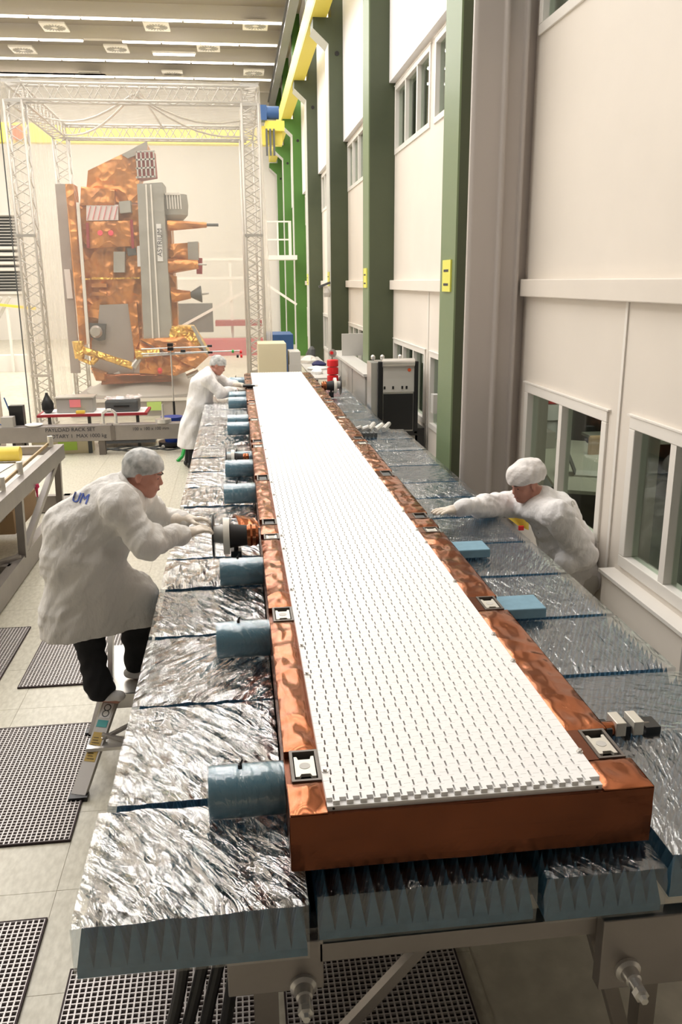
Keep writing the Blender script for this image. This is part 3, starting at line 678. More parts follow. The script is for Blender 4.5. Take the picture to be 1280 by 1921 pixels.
for k in range(6): 
    MB().beam(U(164+k*10,412,y=SY-.16),U(170+k*10,387,y=SY-.16),.035,.01).build('stripe',m_pink,sp)
px([(223,378),(244,376),(246,398),(225,400)],SY-.25,.3,'grey_unit',m_mli)
crumple([(163,416),(245,414),(247,462),(165,466)],SY-.24,.2,'foil_box',m_gold,amp=.04,n=16)
for u in (188,208): MB().lathe(U(u,437,y=SY-.35),(0,-1,0),[(0,.055),(.03,.05)],14).build('pink_marker',mat('hot_pink',(.95,.10,.15),.5),sat)
px([(161,418),(166,418),(168,465),(163,465)],SY-.3,.05,'bracket_strip',m_redd); px([(244,412),(249,412),(252,466),(247,466)],SY-.3,.05,'bracket_strip',m_redd)
px([(213,472),(234,472),(234,511),(213,511)],SY-.22,.18,'grey_cover',m_mli)
px([(257,462),(266,460),(266,500),(258,500)],SY-.3,.1,'white_cover',m_paper)
px([(238,466),(254,464),(256,478),(240,480)],SY-.2,.15,'dark_unit',m_dgrey)
px([(172,520),(201,520),(201,523),(172,523)],SY-.1,.03,'seam_strip',m_gold2); px([(155,522),(262,520),(262,523),(155,525)],SY-.09,.03,'seam_strip',m_gold2)
for v in (532,548): px([(172,v),(200,v),(200,v+7),(172,v+7)],SY-.13,.1,'foil_pocket',m_gold)
px([(187,572),(240,570),(252,655),(250,700),(172,700),(172,640),(183,620)],SY-.10,.06,'radiator',m_mlib)
px([(240,570),(256,566),(262,640),(252,660)],SY-.16,.2,'foil_frame',m_gold)
px([(168,606),(198,608),(196,638),(186,640),(170,632)],SY-.24,.15,'camera_bracket',m_dgrey)
MB().lathe(U(181,622,y=SY-.26),(0,-1,0),[(0,.11),(.05,.13),(.1,.09)],18).build('sensor_head',m_alu,sat,smooth=2)
px([(303,380),(318,378),(330,600),(322,635),(318,635)],SY,.8,'side_panel',m_gold)
b=MB().lathe(U(326,385,y=SY),(0,0,-1),[(-.2,.28),(0,.30),(.2,.28),(.32,.16)],24); b.build('dish_sensor',m_mli,sat,smooth=2)
b=MB()
for k in range(6): b.beam(U(313+k*5,366,y=SY-.3),U(315+k*5,392,y=SY-.3),.02)
b.box(*sorted((U(312,366,y=SY).x,U(340,366,y=SY).x)),SY-.32,SY-.28,U(0,367,y=SY).z,U(0,363,y=SY).z); b.build('sensor_cage',m_white,sat)
def boom(u0,v0,u1,v1,r0,r1,y,m,name,par=sat): return MB().cyl(U(u0,v0,y=y),U(u1,v1,y=y),r0,r1,n=14).build(name,m,par,smooth=2)
boom(315,423,388,422,.11,.055,SY-.2,m_gold,'foil_boom'); boom(388,422,410,422,.03,.03,SY-.2,m_dgrey,'boom_tip')
crumple([(314,458),(372,454),(372,488),(316,490)],SY-.05,.5,'instrument_box',m_gold,amp=.06,n=10)
px([(352,454),(372,453),(373,488),(353,489)],SY-.12,.06,'grey_face',m_mli)
px([(368,484),(379,484),(379,514),(369,514)],SY-.05,.3,'red_cover',m_redd)
boom(313,500,372,496,.16,.09,SY-.25,m_gold,'foil_boom'); boom(372,496,388,496,.02,.02,SY-.25,m_lgrey,'boom_tip')
px([(318,515),(330,518),(334,610),(324,620)],SY-.1,.4,'foil_strut',m_gold)
boom(322,555,358,553,.15,.08,SY-.2,m_gold,'foil_horn')
MB().lathe(U(357,553,y=SY-.2),(1,0,.05),[(0,.05),(.22,.17),(.24,.17)],24).build('black_horn',m_dgrey,sat,smooth=2)
boom(376,552,392,550,.025,.02,SY-.2,m_lgrey,'boom_tip')
crumple([(315,612),(362,612),(392,660),(308,640)],SY-.4,.6,'lower_foil',m_gold2,amp=.12,n=14)
crumple([(262,636),(345,632),(392,668),(366,692)],SY-.5,.6,'lower_foil',m_gold,amp=.14,n=14)
crumple([(262,640),(366,690),(330,705),(262,700)],SY-.35,.6,'lower_foil',m_gold,amp=.12,n=14)
px([(358,612),(363,612),(392,664),(386,664)],SY-.5,.3,'grey_flap',m_mli)
boom(150,655,205,672,.08,.07,SY-.5,m_gold2,'gold_arm'); boom(205,672,250,687,.07,.08,SY-.5,m_gold2,'gold_arm')
boom(146,640,150,672,.12,.1,SY-.5,m_gold2,'gold_joint'); boom(148,672,172,682,.04,.04,SY-.5,m_gold2,'gold_strut')
boom(172,682,182,670,.05,.07,SY-.5,m_gold2,'gold_strut')
boom(250,688,262,672,.09,.06,SY-.5,m_alu,'end_fitting'); boom(255,665,300,660,.11,.08,SY-.55,m_gold2,'gold_joint')
crumple([(170,690),(200,700),(200,716),(180,714)],SY-.3,.3,'lower_foil',m_gold,amp=.08,n=8)
crumple([(192,702),(322,700),(322,716),(190,722)],SY-.3,.8,'foil_skirt',m_copper,amp=.06,n=12)
MB().lathe(U(300,690,y=SY-.7),(0,0,-1),[(0,.03),(.06,.055),(.12,.03)],12).build('red_tag',m_red,sat)
# stand under it
c=Vector((-2.0,19.3,0))
st=thing('satellite_stand',(c.x,c.y,0),'round cream adapter stand on a pale square base under the satellite','stand')
b=MB().lathe((c.x,c.y,.35),(0,0,1),[(0,1.35),(.05,1.35),(.32,.85),(.42,.80),(.6,.8),(.68,.84),(.72,.84)],48); b.build('adapter_cone',m_lgrey,st,smooth=2)
MB().box(c.x-1.5,c.x+1.9,c.y-1.4,c.y+1.2,0,.35).build('base_platform',m_mlib,st)
MB().box(c.x-1.5,c.x+1.92,c.y-1.45,c.y-1.4,.31,.37).build('platform_edge',m_white,st)
for (x,y) in ((-.75,-.3),(.9,-.25)): MB().cyl((c.x+x,c.y+y-.6,.75),(c.x+x+.25,c.y+y-.6,.85),.05).build('clamp_arm',m_alu,st)
# tripod with linkage rods in front of the tent
t=thing('measuring_stand',(-1.2,16.2,0),'thin tripod stand with horizontal rods and black couplings before the tent','stand')
zt=U(320,655,y=15.5)
MB().cyl((zt.x,15.5,.55),(zt.x,15.5,zt.z+.05),.012).build('upper_pole',m_alu,t)
MB().cyl((zt.x,15.5,.0),(zt.x,15.5,.62),.022).build('lower_pole',m_black,t)
MB().box(zt.x-.15,zt.x+.15,15.35,15.65,0,.02).build('foot_plate',m_black,t)
for v in (652,660): MB().box(zt.x-.05,zt.x+.05,15.44,15.56,U(0,v+3,y=15.5).z,U(0,v-3,y=15.5).z).build('coupling',m_black,t)
for (v0,v1,u0,u1) in ((655,650,265,398),(668,660,268,398),(664,658,265,450)): MB().cyl(U(u0,v0,y=15.5),U(u1,v1,y=15.5),.012).build('rod',m_alu,t)
for (u,v) in ((393,649),(394,661),(343,658)): MB().cyl(U(u-4,v,y=15.5),U(u+5,v,y=15.5),.022).build('rod_end',m_black,t)
for (u,v,m) in ((437,659,m_greenp),(452,660,m_red),(446,668,m_black),(453,668,m_red)): MB().cyl(U(u-2,v,y=15.5),U(u+2,v,y=15.5),.03).build('cap',m,t)
# ================================================================== middle bench with I-beam
t=thing('steel_beam',(-2.4,13.9,.2),'long grey steel beam with stencilled writing across the floor before the tent','beam')
for (x0,x1) in ((-3.85,-2.06),(-2.05,-.55)):
    MB().box(x0,x1,13.75,13.95,.24,.50).build('beam_section',m_steel,t,bevel=.012)
MB().box(-2.09,-2.02,13.735,13.74,.25,.49).build('joint_plate',m_steeld,t)
text('PAYLOAD RACK SET',.085,(-2.72,13.745,.435),(math.pi/2,0,0),m_ink,'stencil',t); text('ROTARY 1  MAX 1000 kg',.085,(-2.62,13.745,.33),(math.pi/2,0,0),m_ink,'stencil',t); text('100 x 100 x 100 mm',.07,(-1.45,13.745,.42),(math.pi/2,0,0),m_ink,'stencil',t)
for x in (-3.6,-.8,-2.3): MB().box(x,x+.1,13.78,13.92,0,.24).build('foot',m_steeld,t)
b=MB().tube([(-2.20,13.8,.50),(-2.20,13.8,.68),(-2.13,13.8,.73),(-2.06,13.8,.73),(-2.0,13.8,.68),(-2.0,13.8,.50)],.025,8); b.box(-2.26,-2.15,13.76,13.84,.5,.515).box(-2.05,-1.95,13.76,13.84,.5,.515); b.build('lifting_handle',m_alu,t,smooth=2)
t=thing('workbench',(-2.6,14.7,0),'low bench with a red-edged top behind the steel beam','table')
MB().box(-3.35,-1.55,14.3,15.0,.56,.60).build('bench_top',m_redd,t); MB().box(-3.3,-1.6,14.35,14.95,.60,.605).build('paper_cover',m_paper,t)
for x in (-2.55,-1.75,-3.2): MB().box(x,x+.05,14.4,14.45,0,.56).build('leg',m_dgrey,t)
MB().box(-2.4,-1.45,14.35,14.9,.22,.25).build('lower_shelf',m_dgrey,t); MB().box(-2.4,-1.45,14.35,14.9,.08,.11).build('lower_shelf',m_dgrey,t)
o=MB().box(-3.05,-2.45,14.45,14.8,.607,.85).build('grey_crate',m_grey,bevel=.01); tag(o,'grey instrument crate with a pink note on the low bench','crate')
MB().box(-2.83,-2.65,14.44,14.449,.70,.83).build('pink_note',m_pink,o); MB().box(-3.07,-2.43,14.43,14.82,.85,.87).build('lid',m_alu,o)
o=MB().box(-2.25,-1.70,14.4,14.8,.607,.80).build('tool_case',m_dgrey,bevel=.03); tag(o,'dark grey tool case under clear film on the low bench','case')
MB().grid(lambda u,v:(-2.27+.6*u,14.38+.44*v,.83+.04*mnoise.noise(Vector((u*5,v*5,1)))),10,8).build('plastic_wrap',f_left,o,smooth=True,fix=False)
MB().box(-2.1,-1.85,14.385,14.4,.70,.72).build('handle',m_black,o)
o=MB().lathe((-3.2,14.5,.607),(0,0,1),[(0,.05),(.06,.10),(.16,.10),(.24,.06),(.30,.03),(.34,.02)],18).build('black_vase',m_black,smooth=2); tag(o,'round black bulb-shaped bottle beside the grey crate','bottle')
o=MB().box(-2.72,-2.58,14.34,14.42,.607,.65).build('yellow_note',m_ylw); tag(o,'small yellow tape block in front of the grey crate','tape')
o=MB().lathe((-1.25,13.85,.50),(0,0,1),[(0,.13),(.06,.13),(.06,.02),(.30,.015)],20).build('weight_dish',m_alu,smooth=2); tag(o,'small metal dish with upright pin on the steel beam','dish')
o=MB().box(-3.4,-2.45,13.98,14.28,.0,.235).build('drawer_unit',m_cream); tag(o,'cream drawer unit with a lime note under the beam','cabinet'); MB().box(-2.98,-2.68,13.97,13.979,.06,.2).build('lime_note',m_lime,o)
for k in (0,): MB().box(-2.5,-2.44,13.96,14.0,.0,.235).build('side_rail',m_dgrey,o)
for (u,v,l) in ((235,750,'lime note taped on the tent base near the tripod'),): 
    p_=U(289,758,y=17.8); o=MB().box(p_.x-.15,p_.x+.15,17.83,17.84,.12,.30).build('lime_note',m_lime); tag(o,l,'note')
t=thing('waste_bin',(-1.15,14.5,0),'blue bin on a black wheeled base behind the far worker','bin')
MB().lathe((-1.15,14.4,.09),(0,0,1),[(0,.14),(.42,.19),(.42,.17)],20).build('bin_body',m_blue,t,smooth=2); MB().lathe((-1.15,14.4,.0),(0,0,1),[(.03,.25),(.09,.25)],24).build('wheeled_base',m_black,t,smooth=2)
for s in(-1,1): MB().cyl((-1.15+s*.16,14.14,.03),(-1.15+s*.16,14.20,.03),.03).build('wheel',m_white,t)
b=MB().tube([(-.93,13.2,.33),(-.88,13.15,.2),(-.92,13.1,.08),(-1.0,13.05,.01)],.03,8); tag(b.build('green_strap',m_greenp),'green strap hanging behind the far worker\'s coat','strap')
for k in range(3):
    b=MB(); pts=[(-2.3+.09*i+.0*k,14.1+.12*math.sin(i*.9+k*2)+.1*k,.015) for i in range(16)]; b.tube(pts,.012,6); tag(b.build('floor_cable',m_dgrey),'dark cable on the floor under the low bench, %s of three'%('front','middle','back')[k],'cable','cables on the floor under the bench')
# left machine rack
t=thing('instrument_rack',(-4.4,14.6,0),'pale instrument rack with a small screen at the left edge','rack')
MB().box(-5.0,-4.05,14.3,14.9,0,1.25).build('rack_body',mat('rack_beige',(.55,.47,.40),.5),t)
MB().box(-4.75,-4.2,14.28,14.3,.72,1.0).build('screen_bezel',m_black,t); MB().box(-4.7,-4.24,14.272,14.279,.76,.97).build('screen',mat('dull_screen',(.42,.45,.45),.3),t)
MB().box(-5.0,-4.2,14.2,14.3,.35,.62).build('keyboard_shelf',m_black,t); MB().box(-5.0,-4.3,14.3,14.8,1.26,1.42).build('top_unit',m_dgrey,t)
b=MB(); b.tube([(-3.98,14.4,1.1),(-4.05,14.3,.8),(-4.02,14.3,.5),(-3.85,14.3,.42),(-3.75,14.3,.6),(-3.85,14.35,.9)],.012,6); tag(b.build('blue_cable',m_bluebox),'blue cable loop hanging beside the instrument rack','cable')
MB().box(-4.05,-4.0,14.35,14.4,.1,1.25).build('rack_post',m_dgrey,t)
o=MB().box(-3.78,-3.6,13.75,13.93,.50,.66).build('meter_box',m_grey); tag(o,'small grey box standing on the left end of the steel beam','box')
o=MB().lathe((-3.3,13.85,.501),(0,0,1),[(0,.11),(.02,.14),(.025,.14)],18).build('white_plate',m_paper); tag(o,'flat white dish lying on the steel beam','dish')
o=MB().box(-3.72,-3.5,14.05,14.2,0,.8).build('black_device',m_black); tag(o,'black device behind the grey box at the left','device')
# ================================================================== left trolley
t=thing('steel_trolley',(-2.5,8.5,0),'grey welded steel frame trolley at the left edge','trolley')
def rail(a,c,w,h,name='frame_rail',m=m_steel,par=t): return MB().beam(a,c,w,h).build(name,m,par)
TA=(-2.10,6.2,.86); TB=(-2.06,9.75,.86); LA=(-2.25,6.2,.10); LB=(-2.25,10.9,.10)
rail((-2.10,5.6,.86),(-2.06,9.75,.86),.09,.16); rail((-3.6,9.72,.88),(-2.02,9.72,.88),.10,.10)
rail((-2.13,5.6,.12),(-2.13,10.3,.12),.09,.20); rail((-3.6,5.6,.12),(-3.6,10.3,.12),.09,.2); rail((-3.6,10.25,.12),(-2.1,10.25,.12),.1,.2)
for y in (6.2,7.9,9.68): rail((-2.11,y,.2),(-2.09,y,.8),.07,.07,'upright')
rail((-2.12,7.95,.22),(-2.08,9.6,.8),.06,.06,'brace'); rail((-2.12,7.8,.22),(-2.7,7.0,.25),.06,.06,'brace'); rail((-3.5,7.6,.18),(-2.15,7.6,.18),.08,.08,'cross_rail'); rail((-2.6,6.8,.42),(-2.45,9.0,.42),.1,.05,'shelf_rail',m_alu)
MB().box(-3.6,-2.2,5.6,9.65,.82,.84).build('table_top',m_lgrey,t)
MB().beam((-2.16,6,.97),(-2.16,9.7,.97),.018,.03).build('wood_strip',mat('oak',(.40,.28,.13),.5),t)
for y in (7.55,8.2,9.6): MB().cyl((-2.13,y,.94),(-2.13,y,1.06),.03,n=12).build('post_knob',m_silver,t,smooth=2)
MB().lathe((-2.03,8.35,.80),(0,0,-1),[(0,.025),(.03,.03),(.05,.015),(.13,.008)],12).build('red_handle',mat('red_handle',(.55,.02,.10),.4),t)
for k,(x0,x1,y0,y1,r) in enumerate(((-3.2,-2.55,7.8,8.6,.1),(-3.3,-2.45,8.7,9.2,-.1),(-2.8,-2.3,7.0,7.7,.05))):
    o=MB().obox(((x0+x1)/2,(y0+y1)/2,.846+.003*k),(x1-x0,y1-y0,.003),Matrix.Rotation(r,3,'Z')).build('drawing_sheet',m_paper); tag(o,'white drawing sheet on the left trolley, the %s one'%('middle','farthest','nearest')[k],'paper','drawing sheets on the trolley')
    for q in range(4): MB().box(x0+.08,x1-.1,y0+.1+q*.12,y0+.105+q*.12,.8515+.003*k,.852+.003*k).build('drawn_line',m_teal if q%2 else m_ink,o)
o=MB().lathe((-2.68,9.3,.93),(1,0,0),[(0,.075),(.01,.08),(.28,.08),(.29,.075)],24).build('yellow_roll',m_ylw,smooth=2); tag(o,'yellow tape roll lying on the left trolley top','tape roll')
o=MB().box(-2.62,-2.5,7.6,7.85,.85,.94).build('black_tool',m_black); tag(o,'black tool lying near the front on the trolley top','tool')
o=MB().box(-2.9,-2.35,8.6,9.6,.22,.46).build('wooden_tray',m_brown); tag(o,'brown cardboard tray on the lower level of the trolley','tray')
for k in range(2): MB().cyl((-2.55,8.62+k*.5,.46),(-2.55,8.62+k*.5,.50),.05).build('tray_fitting',m_black,o)
o=MB().box(-3.0,-2.5,6.5,7.7,.22,.3).build('dark_box',m_dgrey); tag(o,'dark flat box low on the trolley behind the near uprights','box')
# ================================================================== far right clutter
def cab(u0,v0,u1,v1,y,d,name,m,label,cat,par=None):
    a=U(u0,v0,y=y); c=U(u1,v1,y=y); b=MB().box(a.x,c.x,y,y+d,0,max(a.z,c.z)); return tag(b.build(name,m,bevel=.01),label,cat)
o=cab(484,645,540,760,16.0,.8,'cream_cabinet',m_cream,'tall cream cabinet standing beyond the far end of the antenna','cabinet'); 
o2=cab(543,660,566,760,16.0,.6,'grey_cabinet',m_lgrey,'narrow grey cabinet right of the cream cabinet','cabinet')
MB().box(o2.location.x-.12,o2.location.x+.12,15.985,15.999,.7,1.2).build('door_panel',m_lgrey,o2)
cab(500,628,552,700,24,1.5,'blue_container',m_bluebox,'blue container far behind the cream cabinet','container')
t=thing('equipment_table',(1.7,17.5,0),'cluttered work table beyond the far end of the antenna','table')
MB().box(1.33,1.85,15.1,19.5,1.0,1.03).build('table_top',m_lgrey,t)
for (x,y) in ((1.34,15.2),(1.8,15.2),(1.34,19.4),(1.8,19.4)): MB().box(x,x+.04,y,y+.04,0,1.0).build('leg',m_dgrey,t)
it=[(1.48,15.8,.12,.12,m_paper,'paper','white crumpled bag nearest on the far work table'),(1.55,16.6,.2,.07,m_paper,'paper','white stack of papers in the middle of the far table'),(1.52,18.0,.2,.16,m_white,'bag','white cloth bag at the back of the far table'),(1.66,17.4,.15,.1,mat('navy',(.02,.02,.1),.7),'cloth','dark blue cloth on the far work table'),(1.62,18.6,.12,.3,m_dgrey,'camera','dark device standing at the back of the far table')]
for (x,y,s,h,m,c,l) in it:
    b=MB().lathe((x,y,1.031),(0,0,1),[(0,s*.9),(h*.4,s),(h*.8,s*.6),(h,s*.2)],10); b.v=[(p[0]+.04*mnoise.noise(Vector(p)*9),p[1]+.04*mnoise.noise(Vector(p)*7),p[2]) for p in b.v]; tag(b.build('cloth_bundle' if c!='camera' else 'camera_device',m),l,c)
t=thing('red_reel_stack',(1.72,15.0,1.0),'stack of three red drums with a small wheel on top, on a stand','drum stack')
a=U(621,700,y=15.0)
for k in range(3):
    MB().lathe((a.x,14.7,1.0+.135*k),(0,0,1),[(0,.085),(.01,.10),(.11,.10),(.12,.085)],20).build('red_drum',m_red,t,smooth=2)
MB().cyl((a.x,14.7,0),(a.x,14.7,1.0),.06).build('stand_post',m_dgrey,t)
MB().lathe((a.x,14.68,1.5),(0,1,0),[(0,.07),(.03,.07)],16).build('wheel',m_grey,t); MB().cyl((a.x-.02,14.64,1.51),(a.x-.02,14.67,1.51),.03).build('red_hub',m_red,t)
t=thing('steel_cabinet',(2.1,14.0,0),'row of grey steel cabinets along the wall beside the second green column','cabinet')
for k in range(3): 
    y0=14.05+.0+k*1.25-1.3; 
a=U(668,680,y=12.6)
for k in range(3): MB().box(1.93,2.2,12.75+k*1.5,14.2+k*1.5-.03,0,1.30).build('cabinet_body',m_grey,t,bevel=.01)
MB().box(1.90,2.21,12.7,17.3,1.30,1.34).build('cabinet_top',m_lgrey,t)
for k,(m,z0,z1,x) in enumerate(((m_lime,.95,1.12,1.98),(m_pink,.75,.9,2.05))): MB().box(x,x+.04,12.735,12.748,z0,z1).build('label_strip',m,t)
o=MB().box(1.98,2.4,16.0,16.05,1.341,1.75).build('grey_board',m_lgrey); tag(o,'grey upright board on the steel cabinets','board')
# flight case rack
t=thing('flight_case',(2.2,11.2,0),'black-framed rack case with grey panel and rounded silver top at the wall','rack')
X0,X1=1.93,2.49; Y=11.5
MB().box(X0+.02,X1-.02,Y,Y+.5,.60,1.62).build('case_body',m_alu,t)
for q in ((X0-.01,X0+.06,.62,1.64),(X1-.06,X1,.62,1.64)): MB().box(q[0],q[1],Y-.03,Y+.02,q[2],q[3]).build('frame_post',m_black,t,bevel=.01)
MB().box(X0,X1,Y-.03,Y+.02,.60,.66).build('frame_bottom',m_black,t)
MB().cyl((X0+.05,Y-.01,1.62),(X1-.06,Y-.01,1.62),.06,n=16).build('silver_roll_top',m_alu,t,smooth=2)
MB().box(X0+.05,X1-.06,Y-.02,Y,1.22,1.57).build('grey_panel',m_lgrey,t)
for k,x in enumerate((2.0,2.12,2.25,2.31)): MB().box(x,x+.025,Y-.026,Y-.019,1.26,1.30).build('latch',m_black,t)
MB().lathe((X1-.13,Y-.02,1.52),(0,-1,0),[(0,.025),(.01,.022)],14).build('orange_button',m_orange,t)
MB().box(X0+.07,X1-.07,Y-.015,Y+.0,.68,1.19).build('dark_door',m_black,t)
MB().box(X0-.1,X0+.0,Y+.02,Y+.4,.0,1.62).build('side_wrap',m_alu,t)
for k in range(9): MB().box(X0+.05+k*.05,X0+.085+k*.05,Y-.02,Y,.52,.56).build('vent_slot',m_black,t)
MB().box(X0+.03,X1-.03,Y,Y+.5,0,.60).build('lower_cabinet',m_grey,t); MB().box(X1,X1+.1,Y-.02,Y+.5,0,.70).build('side_box',m_black,t)
for x in (X0-.07,X0+.06,X1-.25): MB().lathe((x,Y+.05,1.66),(0,0,1),[(0,.02),(.02,.03),(.05,.03),(.07,.01)],10).build('lifting_eye',m_alu,t)
MB().box(2.56,2.64,10.85,11.0,1.0,1.25).build('wall_box',m_lgrey,t)
# balcony at the far right and scaffold behind the tent
t=thing('balcony',(1.9,31,3.4),'white railed balcony platform attached to the far green column','balcony')
MB().box(1.1,2.24,30.8,31.9,3.45,3.6).build('platform',m_white,t)
for x in (1.15,1.55,1.95,2.0): MB().box(x,x+.05,30.85,30.9,3.6,4.75).build('post',m_white,t)
for z in (4.1,4.7): MB().box(1.15,2.05,30.84,30.9,z,z+.05).build('handrail',m_white,t)
MB().beam((1.15,31,2.6),(2.2,31,1.9),.08).build('brace',m_white,t)
t=thing('stair_scaffold',(-1,34,0),'hazy white stair scaffold with a red platform seen through the tent','scaffold')
for x in (-3,-.2,.9): MB().box(x,x+.1,33.9,34,0,3.6).build('post',m_white,t)
for z in (2.8,3.5): MB().box(-3.1,1.0,33.85,34,z,z+.1).build('rail',m_white,t)
MB().beam((-2.6,33.9,.8),(.9,33.9,2.6),.1).build('stair_stringer',m_white,t); MB().box(-.8,1.0,33.5,34.5,1.05,1.25).build('red_platform',m_redd,t); MB().box(-3,-.9,34,34.5,.8,1.9).build('grey_crate',m_dgrey,t); MB().box(-2.6,1,32.5,33.5,0,.6).build('red_crate',mat('dusky_red',(.5,.08,.1),.6),t)
t=thing('stair_tower',(-9,30,0),'white metal stair tower with hazard tape at the left edge','stairs')
for k in range(5): MB().beam((-9.2+.25*k,28,.4),(-8.0+.25*k,28,2.3),.09).build('stair_stringer',m_lgrey,t)
MB().beam((-9.6,27.8,2.35),(-6.2,27.8,1.95),.08).build('hazard_bar',m_ylw,t)
for x in (-7.9,-7.1,-6.4): MB().box(x,x+.07,27.8,27.9,0,1.95).build('post',m_white,t)
MB().box(-8.8,-6.3,28,28.6,0,.5).build('white_crate',m_white,t)
o=MB().lathe((2.14,20.1,2.35),(0,0,1),[(0,.07),(.1,.09),(.2,.05)],12).build('security_camera',m_lgrey); tag(o,'small grey camera mounted on the third green column','camera')
MB().beam((1.95,20.1,2.58),(2.22,20.1,2.68),.09,.05).build('camera_hood',m_dgrey,o)
# ================================================================== office behind the near window
t=thing('office_desk',(3.6,7.9,0),'pale office desk with cables behind the near window','desk')
MB().prism([(3.03,7.55,.72),(3.75,7.2,.72),(4.3,9.9,.72),(3.6,10.3,.72)],(0,0,.035)).build('desk_top',m_desk,t)
for (x,y) in ((3.15,7.7),(3.7,7.4),(3.7,10.0)): MB().box(x,x+.05,y,y+.05,0,.72).build('leg',m_black,t)
MB().box(3.2,3.75,7.6,7.7,.1,.7).build('modesty_panel',m_black,t)
t=thing('laptop',(3.5,8.0,.757),'open silver laptop on the office desk','laptop')
MB().prism([(3.40,8.05,.757),(3.68,7.92,.757),(3.78,8.14,.757),(3.5,8.27,.757)],(0,0,.015)).build('keyboard_base',m_lgrey,t)
MB().prism([(3.40,8.05,.772),(3.5,8.27,.772),(3.42,8.31,.98),(3.32,8.09,.98)],(.012,-.006,0)).build('screen_lid',m_dgrey,t)
o=MB().box(3.45,3.75,9.5,9.8,.757,.95).build('grey_box',m_grey); tag(o,'grey box on the far end of the office desk','box')
t=thing('back_desk',(4.6,10.5,0),'second desk deeper in the office','desk'); MB().box(4.5,5.9,9.7,10.5,.72,.76).build('desk_top',m_desk,t); MB().box(4.6,5.8,9.9,9.95,0,.72).build('panel',m_black,t)
t=thing('office_chair',(4.15,9.2,0),'tan office chair between the desks','chair')
MB().obox((4.2,9.1,.75),(.42,.06,.45)).build('backrest',m_brown,t,bevel=.03); MB().box(4.0,4.4,9.1,9.5,.43,.49).build('seat',m_brown,t,bevel=.02); MB().cyl((4.2,9.3,0),(4.2,9.3,.43),.03).build('stem',m_black,t)
o=MB().lathe((4.12,10.7,.0),(0,0,1),[(0,.12),(.9,.12),(.92,.17),(1.12,.16),(1.14,.12),(1.35,.11),(1.4,.05)],16).build('red_canister',m_paper,smooth=2); tag(o,'white and red canister stack behind the office desk','canister')
MB().lathe((4.12,10.7,1.14),(0,0,1),[(0,.165),(.1,.16)],16).build('red_band',m_red,o)
o=MB().box(3.2,3.25,9.9,11.0,0,1.9).build('green_door',m_green); tag(o,'green door edge inside the office at the left of the window','door')
t=thing('office_shelf',(4.6,4.0,0),'dark shelving behind the right-hand window','shelf')
MB().box(3.9,4.1,5.3,5.33,0,2.2).build('side_panel',m_dgrey,t)
for z in (.5,1.0,1.5): MB().box(3.4,4.4,4.1,4.6,z,z+.03).build('shelf_board',m_lgrey,t)
for z,m in ((.53,m_black),(1.03,m_redd),(1.53,m_grey)): MB().box(3.6,4.0,4.2,4.5,z,z+.25).build('shelf_box',m,t)
o=MB().box(2.30,2.52,3.62,3.86,0,.82).build('bollard_box',m_grey); tag(o,'grey box standing by the wall behind the right tiles','box')
t=thing('plastic_bag',(2.25,6.4,.9),'yellow plastic bag hanging on the table edge by the right worker','bag')
_a,_b,_c,_d=[U(*q,y=6.25) for q in ((946,966),(992,962),(992,994),(972,986))]
MB().grid(lambda u,v:tuple((_a*(1-u)+_b*u)*(1-v)+(_d*(1-u)+_c*u)*v+Vector((0,.02*math.sin(u*6),0))),8,8).build('bag_sheet',m_ylw,t,smooth=True,fix=False)
MB().box(1.94,_a.x+.03,6.24,6.26,_a.z-.02,_a.z+.004).build('hook',m_black,t)
_e=U(978,990,y=6.2); MB().box(_e.x-.02,_e.x+.02,6.19,6.21,_e.z-.02,_e.z+.015).build('red_print',m_red,t)
# ================================================================== step ladder
t=thing('step_ladder',(-.8,4.7,0),'aluminium folding step ladder with stickers under the left worker','ladder')
A0=Vector((-.95,4.10,0.01)); A1=Vector((-.93,4.72,.40+.55)); 
fl_=Vector((-.955,4.12,.02)); ft=Vector((-.80,4.66,.40)); 
for dx in (0,.42):
    MB().beam((-.955+dx,4.13,.02),(-.80+dx,4.60,.39),.085,.028).build('stile',m_lad,t)
    MB().beam((-.985+dx*1.05,4.80,.02),(-.86+dx,4.72,.40),.06,.025).build('rear_leg',m_alu,t)
    MB().box(-1.005+dx,-.905+dx,4.09,4.16,0,.03).build('rubber_foot',m_black,t); MB().box(-1.03+dx,-.95+dx,4.78,4.84,0,.03).build('rubber_foot',m_black,t)
MB().beam((-.84,4.75,.40),(-.88,5.35,.95),.06,.03,up=(1,0,0)).build('handrail',m_alu,t)
MB().box(-.90,-.38,4.55,5.25,.37,.398).build('platform',m_alu,t); MB().box(-.82,-.36,4.545,4.56,.31,.398).build('platform_lip',m_alu,t)
MB().box(-.93,-.50,4.30,4.42,.18,.20).build('step',m_alu,t)
MB().beam((-.85,4.36,.22),(-.4,4.62,.32),.02).build('cross_brace',m_alu,t); MB().beam((-.85,4.38,.24),(-.4,4.3,.12),.02).build('cross_brace',m_alu,t)
d=(Vector((-.80,4.60,.39))-Vector((-.955,4.13,.02))); 
def onst(f): return Vector((-.955,4.13,.02))+d*f
import mathutils
dn=d.normalized(); xx=Vector((-1,0,0)); nrm=dn.cross(xx).normalized()
